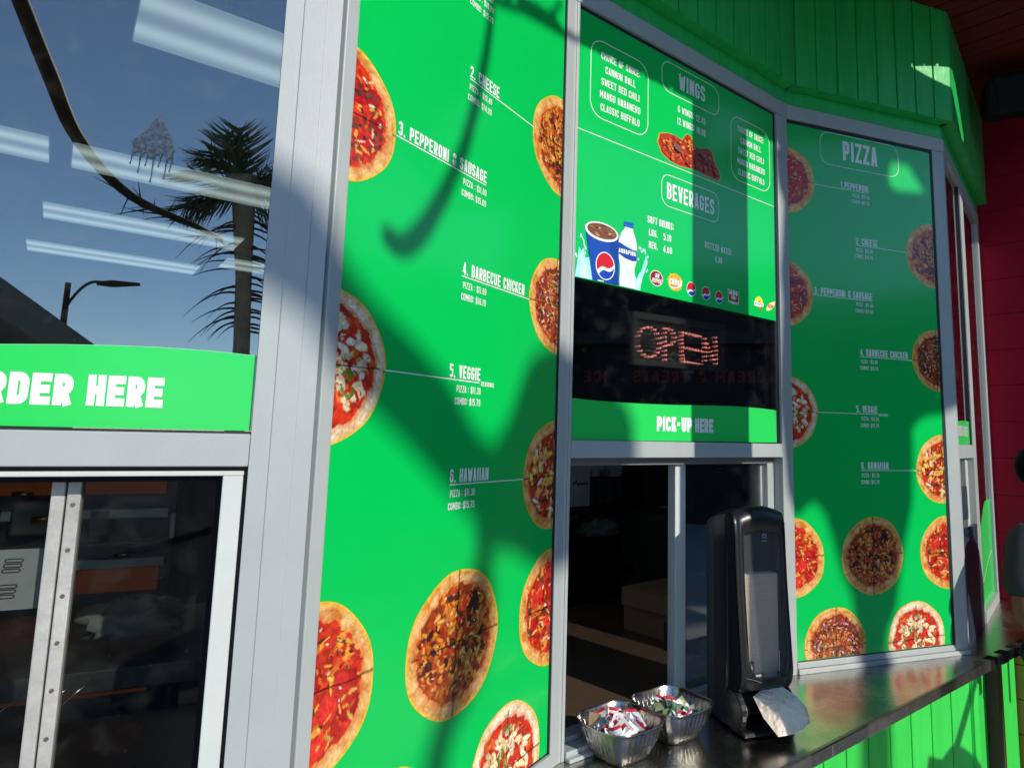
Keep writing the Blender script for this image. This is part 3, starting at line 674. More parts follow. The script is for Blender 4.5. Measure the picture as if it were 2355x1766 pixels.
# ------------------------------------------------------------------ drinks and wings menu
tm = thing('drinks_menu', 'green wings and beverages menu at the top of the pick-up window', 'menu board', FM('C'))
MB().box(.0208,.9230,-.0008,.0055,1.178,1.931).build('green_backing', M_green, tm)
def L2(fn, name='lettering'):
    mb = MB(); fn(mb); o = mb.build(name, M_white, tm); o.location = (0,-.0008,0); return o
SAUCE = ['CHOICE OF SAUCE:', 'CANNON BALL', 'SWEET RED CHILI', 'MANGO HABANERO', 'CLASSIC BUFFALO']
def sauces(m, x0, wl, z0, dz, sc):
    for i, s in enumerate(SAUCE):
        off = [.002,.018,.004,-.001,.002][i]*sc; ww = [.152,.118,.148,.157,.151][i]*sc
        text(m, s, x0+off, z0-i*dz, .0215, ww, .145, .46, .11)
L2(lambda m: (sauces(m, .100, .15, 1.816, .0381, 1.0), rrect_line(m, .064, .288, 1.640, 1.868, .045, .0024)))
L2(lambda m: (sauces(m, .716, .15, 1.803, .0381, .985), rrect_line(m, .681, .900, 1.630, 1.853, .045, .0024)))
L2(lambda m: (text(m, 'WINGS', .424, 1.845, .052, .124, .15, .42, .11), rrect_line(m, .347, .619, 1.818, 1.916, .035, .0022)))
L2(lambda m: (text(m, '6 WINGS: 12.49', .419, 1.768, .0215, .130, .145, .46, .11), text(m, '12 WINGS: 18.89', .416, 1.728, .0225, .134, .145, .46, .11)))
L2(lambda m: (text(m, 'BEVERAGES', .371, 1.478, .051, .220, .15, .42, .11), rrect_line(m, .348, .615, 1.455, 1.553, .033, .0022)))
L2(lambda m: (text(m, 'SOFT DRINKS:', .290, 1.385, .0215, .111, .17, .44, .11), text(m, 'LRG.', .296, 1.348, .020, .036, .17, .44, .11), text(m, '5.19', .357, 1.347, .021, .033, .17, .44, .11),
              text(m, 'REG.', .296, 1.311, .020, .036, .17, .44, .11), text(m, '4.69', .356, 1.310, .020, .038, .17, .44, .11)))
L2(lambda m: (text(m, 'BOTTLED WATER', .545, 1.362, .0205, .132, .14, .46, .11), text(m, '4.49', .595, 1.325, .0205, .034, .16, .44, .11)))
L2(lambda m: line(m, .0215, 1.586, .9225, 1.588, .0022), 'divider_line')

class Print:
    """flat printed picture: coloured polygons laid a fraction of a millimetre over each other"""
    def __init__(s): s.mb = MB(); s.y = -.0012
    def poly(s, pts, col):
        s.mb.add([(p[0], s.y, p[1]) for p in pts], [tuple(range(len(pts)))], col); s.y -= .00003
    def ell(s, cx, cz, rx, rz, col, a0=0, a1=360, n=26, rot=0):
        p = arc(0,0,rx,rz,a0,a1,n); c, q = math.cos(R(rot)), math.sin(R(rot))
        s.poly([(cx+x*c-z*q, cz+x*q+z*c) for x, z in (p[:-1] if a1-a0 == 360 else p)], col)
    def strip(s, pts, T, col):
        ribbon(s.mb, pts, T, lambda q, y: (q[0], y, q[1]), s.y, col); s.y -= .00003
    def text(s, t, x, z, h, w, col, T=.2, sk=0.0, gw=.5):
        text(s.mb, t, x, z, h, w, T, gw, .12, s.y, col, sk); s.y -= .0002
    def build(s, name, parent): return s.mb.build(name, M_print, parent)
def globe(pr, cx, cz, rx, rz):
    W_, RD, BL = (.85,.87,.88), (.62,.012,.02), (.01,.06,.42)
    pr.ell(cx, cz, rx*1.1, rz*1.08, (.80,.84,.86)); 
    top = arc(cx,cz,rx,rz,12,205,22); wave = [(cx-rx*.9+rx*1.87*i/10, cz-rz*.42+rz*.63*i/10+rz*.16*math.sin(i/10*6.283)) for i in range(11)]
    pr.poly(top+wave, RD)
    bot = arc(cx,cz,rx,rz,225,358,18); wv2 = [(cx+rx*1.0-rx*1.71*i/10, cz-rz*.03-rz*.67*i/10+rz*.20*math.sin((1-i/10)*6.283)*.8) for i in range(11)]
    pr.poly(bot+wv2, BL)
# cup, bottle and splash
pr = Print(); rn = random.Random(3)
def splash(pr, pts, col):
    pr.poly(pts, col)
LB = (.38,.80,.90); LB2 = (.60,.92,.97)
splash(pr, [(.024,1.180),(.030,1.215),(.036,1.262),(.044,1.250),(.052,1.262),(.058,1.235),(.072,1.240),(.086,1.200),(.090,1.180)], LB)
splash(pr, [(.040,1.180),(.042,1.215),(.052,1.238),(.062,1.215),(.076,1.181)], LB2)
splash(pr, [(.205,1.180),(.228,1.196),(.240,1.222),(.248,1.210),(.258,1.228),(.266,1.236),(.276,1.262),(.286,1.287),(.291,1.268),(.280,1.236),(.270,1.214),(.262,1.1795)], LB)
splash(pr, [(.215,1.1802),(.236,1.190),(.252,1.208),(.262,1.222),(.266,1.205),(.258,1.1802)], LB2)
for i in range(22):
    x, z = rn.choice([(.036,1.268),(.270,1.275)]); pr.ell(x+rn.uniform(-.022,.022), z+rn.uniform(-.04,.03), .0022+.002*rn.random(), .003+.002*rn.random(), LB2, n=9)
pr.strip([(.044,1.29),(.050,1.281),(.053,1.268),(.060,1.262)], .004, LB2)
# bottle
pr.poly([(.182,1.1795),(.181,1.20),(.184,1.235),(.176,1.262),(.175,1.305),(.186,1.332),(.198,1.345),(.199,1.352),(.231,1.354),(.232,1.346),(.240,1.330),(.247,1.308),(.247,1.262),(.238,1.235),(.242,1.205),(.240,1.1805)], (.74,.80,.80))
for k in range(9): pr.strip([(.186+k*.006+rn.uniform(-.002,.002),1.19+rn.random()*.03),(.188+k*.006,1.235)], .002, rn.choice([(.55,.62,.63),(.86,.9,.9),(.66,.72,.74)]))
pr.poly([(.196,1.352),(.197,1.367),(.232,1.370),(.233,1.353)], (.015,.10,.45))
pr.strip([(.197,1.357),(.232,1.359)], .002, (.02,.2,.6))
pr.poly([(.174,1.300),(.180,1.303),(.200,1.297),(.230,1.290),(.246,1.291),(.247,1.262),(.230,1.258),(.200,1.262),(.174,1.272)], (.015,.06,.36))
pr.poly([(.198,1.297),(.208,1.306),(.214,1.300),(.222,1.304),(.232,1.290)], (.55,.70,.80))
pr.text('AQUAFINA', .1765, 1.274, .0125, .066, (.82,.86,.88), .22)
# cup
pr.poly([(.055,1.318),(.084,1.180),(.178,1.180),(.176,1.316)], (.010,.070,.40))
pr.poly([(.140,1.316),(.150,1.180),(.178,1.180),(.176,1.316)], (.008,.055,.30))
pr.ell(.114, 1.318, .061, .026, (.80,.80,.78)); pr.ell(.115, 1.3195, .054, .0205, (.20,.07,.03))
for i in range(34):
    a = rn.uniform(0,6.283); q = math.sqrt(rn.random())*.85
    pr.poly([(.115+.052*q*math.cos(a)+rn.uniform(-.010,.010), 1.3195+.0195*q*math.sin(a)+rn.uniform(-.004,.004)) for _ in range(4)], rn.choice([(.42,.20,.08),(.60,.32,.10),(.28,.10,.05),(.12,.04,.02),(.75,.55,.30)]))
globe(pr, .127, 1.225, .032, .036)
pr.strip([(.100,1.1815),(.122,1.1815)], .003, (.8,.8,.8))
pr.build('drinks_picture', tm)
# row of soda logos
pr = Print()
pr.ell(.328,1.2262,.0275,.0235,(.78,.76,.72)); pr.ell(.328,1.2262,.0250,.0210,(.30,.012,.030)); pr.text('DR', .323, 1.228, .013, .016, (.85,.84,.8), .2, .2); pr.text('PEPPER', .309, 1.2125, .013, .038, (.85,.84,.8), .2, .25)
pr.build('soda_logo', tm)
pr = Print()
st = []
for k in range(48): rr_ = (1.0 if k % 2 else .82)*(1+.1*rn.uniform(-1,1)); st.append((.408+.033*rr_*math.cos(k*.1309), 1.228+.029*rr_*math.sin(k*.1309)))
pr.poly(st, (.85,.50,.02)); pr.ell(.408,1.228,.024,.021,(.82,.26,.01)); pr.ell(.406,1.236,.014,.011,(.9,.48,.05)); pr.text('CRUSH', .382, 1.219, .018, .054, (.90,.88,.84), .26, .2, .6)
pr.strip([(.384,1.213),(.400,1.209),(.418,1.213),(.434,1.222)], .004, (.9,.88,.84)); pr.build('soda_logo', tm)
for cx, cz, rx, rz in ((.481,1.2180,.0195,.0205),(.550,1.2155,.0185,.0195),(.614,1.2130,.0180,.0190)):
    pr = Print(); globe(pr, cx, cz+.001, rx, rz); pr.build('soda_logo', tm)
pr = Print(); pr.poly([(.658,1.249),(.717,1.247),(.715,1.205),(.700,1.204),(.688,1.201),(.676,1.204),(.660,1.206)], (.70,.66,.60)); pr.poly([(.661,1.246),(.714,1.244),(.712,1.211),(.663,1.212)], (.16,.06,.03))
pr.poly([(.664,1.229),(.711,1.228),(.700,1.216),(.675,1.217)], (.50,.22,.06)); pr.ell(.688,1.224,.010,.007,(.78,.70,.6)); pr.text('MUG', .665, 1.231, .013, .044, (.88,.84,.76), .28, 0, .6); pr.build('soda_logo', tm)
pr = Print()
pr.ell(.828,1.231,.020,.019,(.70,.72,.04)); pr.ell(.818,1.222,.017,.016,(.10,.34,.03)); pr.ell(.834,1.212,.015,.014,(.10,.36,.04)); pr.ell(.814,1.234,.010,.009,(.80,.78,.10))
pr.poly([(.798,1.228),(.806,1.232),(.826,1.229),(.852,1.228),(.851,1.218),(.828,1.213),(.800,1.215)], (.82,.84,.80)); pr.strip([(.803,1.220),(.810,1.227),(.814,1.219),(.822,1.226),(.826,1.219),(.834,1.225),(.840,1.220),(.847,1.225)], .0022, (.12,.30,.14)); pr.build('soda_logo', tm)
pr = Print()
pr.poly([(.866,1.207),(.872,1.222),(.888,1.236),(.921,1.247),(.916,1.231),(.902,1.217),(.884,1.208)], (.78,.76,.20)); pr.poly([(.871,1.214),(.889,1.232),(.915,1.241),(.911,1.230),(.893,1.218)], (.82,.80,.74)); pr.text('DEW', .876, 1.218, .013, .028, (.65,.03,.03), .26, .35, .6); pr.build('soda_logo', tm)
# heap of wings: many glossy lumps inside an uneven outline
pr = Print()
outl = [(.332,1.643),(.340,1.672),(.372,1.684),(.406,1.687),(.440,1.682),(.452,1.700),(.464,1.711),(.486,1.704),(.492,1.682),(.520,1.680),(.560,1.692),(.578,1.690),(.596,1.652),(.618,1.630),(.623,1.612),(.608,1.598),(.580,1.600),(.536,1.602),(.490,1.604),(.428,1.596),(.386,1.600),(.350,1.614)]
oo = [Vector(p) for p in outl]; cen = sum(oo, Vector((0,0)))/len(oo)
pr.poly([tuple(cen+(p-cen)*1.03) for p in oo], (.70,.35,.02)); pr.poly(outl, (.42,.045,.012))
def inside(x, z):
    r_ = False; n = len(outl)
    for i in range(n):
        (x0,z0),(x1,z1) = outl[i], outl[(i+1)%n]
        if (z0 > z) != (z1 > z) and x < (x1-x0)*(z-z0)/(z1-z0)+x0: r_ = not r_
    return r_
for i in range(330):
    x, z = rn.uniform(.335,.62), rn.uniform(1.6,1.71)
    s_ = rn.uniform(.004,.013)*(1-.6*i/330)
    if not all(inside(x+dx*s_*1.1, z+dz*s_*1.1) for dx, dz in ((1,0),(-1,0),(0,1),(0,-1))): continue
    dkr = x > .50
    c = rn.choice([(.70,.12,.015),(.60,.06,.012),(.78,.20,.03),(.45,.03,.01),(.30,.03,.012),(.80,.32,.06)] if not dkr else [(.40,.09,.02),(.30,.04,.03),(.52,.13,.02),(.16,.03,.04),(.46,.07,.02),(.22,.05,.05)])
    k0 = rn.uniform(0,6.28)
    pr.poly([(x+s_*(1+.4*rn.uniform(-1,1))*math.cos(k0+t*.785), z+s_*.7*(1+.4*rn.uniform(-1,1))*math.sin(k0+t*.785)) for t in range(8)], tuple(v*rn.uniform(.7,1.15) for v in c))
for cx, cz, rx, rz, rot in ((.415,1.648,.018,.010,-15),(.53,1.660,.016,.007,-30),(.60,1.618,.012,.008,-30)): pr.ell(cx, cz, rx, rz, (.20,.10,.09), rot=rot)
pr.build('wings_picture', tm)

# ------------------------------------------------------------------ order / pick-up stickers
cv = [(-1.06,.775),(-.9,.80),(-.7,.835),(-.55,.855),(-.45,.862),(-.386,.867),(-.32,.872),(-.262,.875),(-.213,.8765),(-.155,.8762),(-.12,.875),(-.0872,.873)]
o = MB().slab([(-1.06,.7615),(-.0872,.7615)]+cv[::-1], .0035, .0055).build('order_sign', M_sign, None, M=FM('A')); tag(o, 'bright green sticker reading ORDER HERE below the tinted window', 'sticker')
m = MB(); text(m, 'ORDER', -.4195, .790, .042, .1155, .27, .6, .07, .0029); text(m, 'HERE', -.2885, .791, .042, .088, .27, .6, .07, .0029); m.build('lettering', M_white, o)
m = MB(); ribbon(m, cv, .0008, lambda q, y: (q[0], y, q[1]-.0006), .0030); m.build('pale_edge', mat('pale_green_edge', (.25,.75,.35), .4), o)
cv = [(.0208,.863),(.08,.861),(.15,.860),(.224,.860),(.3,.8608),(.4,.863),(.483,.866),(.6,.870),(.7,.8725),(.761,.873),(.84,.8722),(.9225,.869)]
o = MB().slab([(.0208,.7570),(.9225,.7605)]+cv[::-1], .0035, .0055).build('pickup_sign', M_sign, None, M=FM('C')); tag(o, 'bright green sticker reading PICK-UP HERE on the pick-up window', 'sticker')
m = MB(); text(m, 'PICK-UP', .338, .786, .042, .150, .25, .56, .07, .0029); text(m, 'HERE', .502, .786, .042, .0845, .25, .56, .07, .0029); m.build('lettering', M_white, o)

# ------------------------------------------------------------------ LED sign
SM = FM('C') @ Matrix.Translation((.476, .036, 1.053)) @ Matrix.Rotation(R(-1.6), 4, 'Y')
ls = thing('led_sign', 'black open sign of red light dots behind the pick-up glass', 'sign', SM)
fx0, fx1, fz0, fz1 = -.2115, .2115, -.076, .0785
MB().box(fx0,fx1,-.014,-.002,fz1-.020,fz1).box(fx0,fx1,-.014,-.002,fz0,fz0+.018).box(fx0,fx0+.022,-.0138,-.002,fz0+.018,fz1-.020).box(fx1-.024,fx1,-.0138,-.002,fz0+.018,fz1-.020).build('frame', mat('grey_black_plastic', (.15,.15,.155), .38), ls, .003)
MB().box(fx0+.004,fx1-.004,-.002,.018,fz0+.004,fz1-.004).build('back_panel', mat('dull_black_panel', (.055,.052,.054), .5), ls)
def dots(pts, name, m):
    mb = MB()
    for x, z in pts:
        ringp = [(x+.0032*math.cos(k*.7854), -.0035, z+.0032*math.sin(k*.7854)) for k in range(8)]; r2 = [(x+.0024*math.cos(k*.7854), -.0042, z+.0024*math.sin(k*.7854)) for k in range(8)]
        mb.add(ringp+r2+[(x,-.0044,z)], [(k,(k+1)%8,8+(k+1)%8,8+k) for k in range(8)]+[(8+k,8+(k+1)%8,16) for k in range(8)])
    mb.build(name, m, ls, 0, False)
M_led = mat('lit_red_led', (.75,.25,.22), .3, 0, 0, emit=(1.0,.30,.25), estr=6.0)
M_off = mat('unlit_led', (.75,.70,.70), .3, 0, 0)
def ring_dots(cx, cz, rx, rz, n, a0=0): return [(cx+rx*math.cos(R(a0+360*k/n)), cz+rz*math.sin(R(a0+360*k/n))) for k in range(n)]
dots(ring_dots(-.137,-.005,.046,.044,18), 'led_letter', M_led)
dots([(-.070,.042-i*.0135) for i in range(8)]+[(-.056,.042),(-.042,.039),(-.031,.031),(-.026,.018),(-.031,.004),(-.042,-.005),(-.056,-.008)], 'led_letter', M_led)
dots([(.008+i*.0138,.037-.001*i) for i in range(7)]+[(.008+i*.0138,-.009-.001*i) for i in range(7)]+[(.012+i*.0138,-.052-.001*i) for i in range(7)]+[(.006,.026),(.005,.014),(.005,.002),(.006,-.022),(.008,-.034),(.010,-.044)], 'led_letter', M_led)
dots([(.114,.026-i*.0140) for i in range(6)]+[(.124+.0075*i,.010-i*.0120) for i in range(5)]+[(.168,.034-i*.0140) for i in range(7)], 'led_letter', M_led)
for d_ in ([(-.112,.022),(-.120,.003),(-.120,-.008),(-.120,-.018),(-.118,-.03),(-.140,.018),(-.142,-.030),(-.09,-.046),(-.10,-.05),(-.045,-.036),(-.033,-.03),(-.02,-.036),(-.052,-.048),(-.04,-.052),(-.018,.018),(-.018,.008),(.034,.024),(.046,.02),(.034,.008),(.046,.006),(.036,-.022),(.046,-.03),(.056,.024),(.062,-.03),(.076,-.042),(.088,-.044),(.14,-.042),(.15,-.044),(.13,.03),(.14,.026),(.176,.012),(.176,-.012),(.176,-.03)]): dots([d_], 'unlit_led', M_off)
MB().tube([(-.21,-.008,.04),(-.222,-.006,.055),(-.226,-.004,.075),(-.232,-.004,.092),(-.226,-.004,.105),(-.235,-.004,.112)], .0016, 6).build('hanging_cord', mat('pale_cord', (.3,.3,.26), .6), ls)
MB().tube([(.215,.0,.05),(.232,.0,.03),(.238,.0,-.01),(.226,.0,-.05),(.212,.0,-.06)], .0014, 6).build('power_cord', M_black, ls)
MB().tube([(.05,.0,-.076),(.05,.0,-.088)], .004, 8).build('hook', M_white, ls)

# ------------------------------------------------------------------ bird dropping on the tinted window
DM = FM('A') @ Matrix.Translation((-.2455, .0055, 1.175))
mb = MB(); rn = random.Random(5)
xs = np.linspace(-1,1,13); topz = [.050*(1-abs(x)**1.6)**.7-.0+.0*rn.random() for x in xs]
pts_t = [(.006+x*.021*(.55+.45*(1-(t/.05))), t*.8) for x, t in zip(xs, topz)]
low = [(.028-.0044*i, -.016-.010*rn.random()+(.012 if i in (0,12) else 0)) for i in range(13)]
mb.slab([(p[0],p[1]) for p in low][::-1]+pts_t[::-1][1:-1], -.0012, 0.0)
for x, l in ((-.022,.030),(-.012,.045),(-.004,.030),(.004,.060),(.012,.028),(.020,.050),(.026,.034)):
    mb.tube([(x,-.0006,-.016),(x-.001,-.0006,-.016-l*.6),(x-.002,-.0006,-.016-l*.75)], [.0016,.0006,.0012], 5)
o = mb.build('bird_dropping', mat('dried_dropping', (.30,.31,.29), .9, 0, .75, 160), None, M=DM); tag(o, 'dried grey bird dropping with drips on the tinted window', 'stain')

# ------------------------------------------------------------------ inside the kiosk
dd = Vector((.78,.62,0)).normalized(); pp = Vector((-.62,.78,0)).normalized()
LM0 = Matrix((dd, pp, Vector((0,0,1)))).transposed().to_4x4()
M_lens = mat('light_lens', (.6,.62,.62), .4, 0, 0)
def lensmat():
    m = bpy.data.materials.new('lit_lens'); m.use_nodes = True; n = m.node_tree; b = n.nodes['Principled BSDF']; L = n.links.new
    tc = n.nodes.new('ShaderNodeTexCoord'); sp = n.nodes.new('ShaderNodeSeparateXYZ'); L(tc.outputs['Object'], sp.inputs[0])
    ab = n.nodes.new('ShaderNodeMath'); ab.operation = 'ABSOLUTE'; L(sp.outputs[1], ab.inputs[0])
    sb = n.nodes.new('ShaderNodeMath'); sb.operation = 'SUBTRACT'; L(ab.outputs[0], sb.inputs[0]); sb.inputs[1].default_value = .105
    a2 = n.nodes.new('ShaderNodeMath'); a2.operation = 'ABSOLUTE'; L(sb.outputs[0], a2.inputs[0])
    mr = n.nodes.new('ShaderNodeMapRange'); mr.interpolation_type = 'SMOOTHSTEP'; mr.inputs[1].default_value = .095; mr.inputs[2].default_value = .0; mr.inputs[3].default_value = .30; mr.inputs[4].default_value = .72
    L(a2.outputs[0], mr.inputs[0]); L(mr.outputs[0], b.inputs['Emission Strength']); b.inputs['Emission Color'].default_value = (.86,1.0,.98,1)
    b.inputs['Base Color'].default_value = (.3,.3,.3,1)
    return m
M_lens = lensmat()
lights = [(.10,2.715,'nearest the tinted window'),(-.05,4.42,'crossing the palm reflection'),(-1.34,4.42,'at the left edge behind the tinted window'),(-.18,5.68,'in the third row back'),(-.29,6.88,'in the farthest row left'),(1.03,6.40,'low behind the palm trunk reflection')]
for d0, p0, wh in lights:
    M = LM0.copy(); M.translation = dd*(d0+.6)+pp*p0+Vector((0,0,2.249))
    t = thing('ceiling_light', 'long white fluorescent ceiling fixture '+wh, 'ceiling light', M, 'ceiling fixtures inside the kiosk')
    MB().box(-.6,.6,-.215,.215,-.03,-.001).build('housing', M_paper, t); MB().box(-.595,.595,-.21,.21,-.0345,-.0302).build('diffuser', M_lens, t)

M_oven = mat('dark_oven_steel', (.055,.055,.058), .35, .6, .3, 12, rvar=.1)
M_glow = mat('oven_glow', (.25,.07,.02), .6, 0, .3, 14, emit=(1.0,.20,.02), estr=.03)
ov = thing('pizza_oven', 'stacked dark pizza ovens glowing orange behind the sliding window', 'oven', FM('A') @ Matrix.Translation((0, 1.0, 0)))
MB().box(-.95,-.262,.03,.7,-.9,.76).build('oven_body', M_oven, ov, .004)
for z0, z1 in ((.595,.640),(.350,.408),(.10,.15)): MB().box(-.92,-.29,.012,.029,z0,z1).build('oven_mouth', M_glow, ov)
for z in (.548,.425,.20): MB().box(-.62,-.275,-.02,.0295,z-.012,z+.012).build('label_strip', mat('steel_strip', (.30,.33,.33), .35, .6), ov, .002)
for z in (.475,.305): MB().tube([(-.46,-.03,z),(-.285,-.03,z+.006)], .006, 8).build('door_handle', M_bowl, ov)
MB().box(-.268,-.258,-.03,-.01,.483,.546).build('side_bar', M_paper, ov, .002)
MB().box(-1.0,.5,-.5,-.02,.02,.06).build('work_shelf', M_oven, ov, .003)
M_brass = mat('brassy_knob', (.55,.30,.10), .22, .9)
for x, z in ((-.361,.448),(-.355,.325),(-.577,.601),(-.534,.541)):
    MB().tube([(x-.02,-.04,z),(x+.02,-.04,z+.002)], .007, 10).build('glint_knob', M_brass, ov, 0, True)  # shiny brass pieces added to give small warm glints
MB().box(-.60,-.50,-.03,.0,.50,.585).box(-.45,-.395,-.02,.0,.49,.565).build('dial_panel', mat('grey_dial_panel', (.10,.10,.10), .4, .4), ov, .008)
rk = thing('glare_rods', 'thin bright rods added as glare streaks low behind the sliding window', 'glare streaks', FM('A') @ Matrix.Translation((0,.35,0)))  # shiny rods added to stand in for streaks of glare
for p_, q_ in (((-.470,.255),(-.385,.335)),((-.372,.298),(-.328,.328)),((-.366,.276),(-.303,.333)),((-.229,.489),(-.214,.496))):
    MB().tube([(p_[0],0,p_[1]),(q_[0],.01,q_[1])], .0011, 6).build('glare_rod', M_bowl, rk, 0, True)
def crumple(name, cx, cy, cz, sx, sy, sz, m, seed, n=14, flat=.15):
    rs = random.Random(seed); mb = MB(); vs = []; nn = n*2
    for i in range(n+1):
        a = math.pi*i/n
        for j in range(nn):
            b = 2*math.pi*j/nn; k = 1+rs.uniform(-.28,.28)
            vs.append((cx+sx*math.sin(a)*math.cos(b)*k, cy+sy*math.sin(a)*math.sin(b)*k, max(cz-sz*.55, cz+sz*math.cos(a)*k)))
    mb.add(vs, [(i*nn+j,i*nn+(j+1)%nn,(i+1)*nn+(j+1)%nn,(i+1)*nn+j) for i in range(n) for j in range(nn)])
    return mb
M_bag = mat('cloudy_plastic_bag', (.22,.23,.22), .25, 0, .25, 30)
o = crumple('bag', 0,0,0, .085,.05,.045, M_bag, 4).build('plastic_bag', M_bag, None, 0, True, M=FM('A') @ Matrix.Translation((-.29,.62,.365))); tag(o, 'crumpled clear plastic bag behind the sliding window', 'bag')
wk = MB().box(-1.0,-.09,.45,.95,.28,.32).build('prep_table', M_oven, None, .003, M=FM('A')); tag(wk, 'dark steel prep table under the plastic bag', 'table')
# slotted panel taped inside the slider
pn = thing('slotted_panel', 'pale panel with two rows of dark rings inside the sliding window', 'panel', FM('A') @ Matrix.Translation((-.392,.10,.552)))
MB().box(-.075,.058,.0,.004,-.041,.040).build('panel_sheet', mat('pale_grey_sheet', (.33,.35,.36), .5), pn)
for cx in (.020,.017,.014):
    pass
for zc_, off in ((.0185,.0245),(-.016,.0210)):
    for k in range(3):
        z = zc_+.0067-.0067*k; x = off-.001*k; m = MB()
        pts_ = [(x+.010,z)]+arc(x+.0072,z,.0028,.0022,0,90,5)+arc(x-.0072,z,.0028,.0022,90,270,9)+arc(x+.0072,z,.0028,.0022,270,360,5)
        ribbon(m, pts_, .0012, lambda q, y: (q[0], y, q[1]), -.001); m.build('ring_mark', M_black, pn)
# service counter inside the pick-up window
sv = MB().box(-.3,2.4,.09,1.15,-.04,-.002).build('service_counter', mat('brown_laminate', (.095,.065,.045), .28, 0, .15, 8), None, .003, M=FM('C')); tag(sv, 'brown service counter inside the pick-up window', 'counter')
BXM = Matrix.Translation((.30,2.93,-.002)) @ Matrix.Rotation(R(-47), 4, 'Z')
bx = thing('cardboard_box', 'brown cardboard box on the service counter inside', 'box', BXM)
MB().box(-.02,.36,-.16,.16,0,.17).build('carton', M_cardboard, bx, .002); MB().box(-.02,.36,-.175,-.162,.10,.168).build('flap', M_cardboard, bx, .001)
# back shelf
SH = FM('C') @ Matrix.Translation((1.0, 1.2, 0))
shf = thing('back_shelf', 'black shelving against the far wall of the kiosk', 'shelf', SH)
MB().box(-.1,.46,.0,.45,.40,.435).box(-.1,.46,.0,.45,.10,.13).box(-.1,.46,.43,.46,-.9,1.2).box(-.12,-.1,.0,.45,-.9,1.2).box(.46,.48,.0,.45,-.9,1.2).build('shelf_boards', M_blackm, shf)
M_tub = mat('grey_white_carton', (.40,.45,.43), .6)
o = MB().box(.005,.135,.02,.3,.4355,.66).build('white_carton', M_tub, None, .003, M=SH); tag(o, 'tall white carton with handwriting on the back shelf', 'carton')
m = MB(); ribbon(m, [(.02,.545),(.04,.548),(.045,.562),(.052,.538),(.06,.545),(.066,.538),(.074,.546),(.082,.539),(.09,.547),(.10,.540),(.11,.546),(.12,.543)], .006, lambda q, y: (q[0], y, q[1]), .0185); m.build('scribble', M_blackm, o)
for i, (x0, x1, z0, z1) in enumerate(((.15,.255,.605,.70),(.272,.385,.605,.70),(.172,.222,.575,.6045),(.305,.378,.572,.6045))):
    o = MB().box(x0,x1,.05,.25,z0,z1).build('paper_tub', M_tub, None, .003, M=SH); tag(o, ['wide pale tub left above the dark binders','wide pale tub right above the dark binders','small pale box under the left tub','small pale box under the right tub'][i], 'tub')
for i in range(4):
    o = MB().box(.16+i*.058,.208+i*.058,.06,.3,.4355,.57).build('binder', M_dark, None, .002, M=SH); tag(o, 'dark upright binder in the row on the back shelf', 'binder', 'dark binders on the back shelf')
o = crumple('b', 0,0,0, .11,.08,.06, M_bag, 9).build('produce_bag', mat('greenish_bag', (.16,.23,.19), .3, 0, .35, 30), None, 0, True, M=SH @ Matrix.Translation((.26,.1,.31))); tag(o, 'greenish plastic bag lying on the lower back shelf', 'bag')
for i, (x0, x1, z0, z1) in enumerate(((.15,.23,.34,.395),(.31,.39,.33,.39),(.0,.13,.372,.385))):
    o = MB().box(x0,x1,.22,.4,z0 if i < 2 else .372,z1).build('stored_box', mat('dim_carton', (.14,.15,.15), .6), None, .003, M=SH); tag(o, ['dim carton behind the green bag, left','dim carton behind the green bag, right','flat pale tray at the left of the lower shelf'][i], 'carton')
# till screen and apron behind the right pane
MS = FM('C') @ Matrix.Translation((1.26, .5, 0))
mo = thing('till_screen', 'black till screen on an arm behind the right pane', 'screen', MS)
MB().slab([(-.14,.50),(-.14,.60),(-.10,.632),(.13,.632),(.145,.60),(.145,.545),(.02,.535),(-.03,.49),(-.06,.42),(-.12,.42)], .0, .05).build('screen_back', M_black, mo, .008)
MB().tube([(-.005,.02,.62),(-.012,.02,.70)], .022, 10).build('arm', M_black, mo)
m = MB()
for k in range(3): m.box(-.04,.0,-.004,.0,.630+k*.014,.636+k*.014)
m.build('white_stripe', M_paper, mo)
MB().box(.02,.105,-.02,.01,.44,.545).build('receipt_printer', mat('dim_grey_box', (.2,.21,.2), .5), mo, .004)
o = MB().slab([(.135,.42),(.14,.60),(.16,.66),(.20,.67),(.24,.655),(.27,.60),(.275,.42)], .1, .14).build('purple_shirt', mat('dull_purple_cloth', (.13,.07,.16), .9), None, .008, M=MS); tag(o, 'dull purple shirt hanging behind the till screen', 'shirt')
o = MB().tube([P('C',.965,.27,.4),P('C',.985,.262,.38),P('C',1.02,.246,.36),P('C',1.03,.20,.36),P('C',1.01,.13,.37),P('C',.968,.09,.4)], .006, 8).build('tap', M_bowl, None, 0, True); tag(o, 'bright curved metal tap behind the right pane', 'tap')
o = MB().box(1.42,2.0,.9,1.3,-.002,.40).build('coffee_urn', mat('dim_steel_box', (.09,.085,.085), .4, .3), None, .02, M=FM('C')); tag(o, 'dim grey machine standing on the service counter', 'machine')

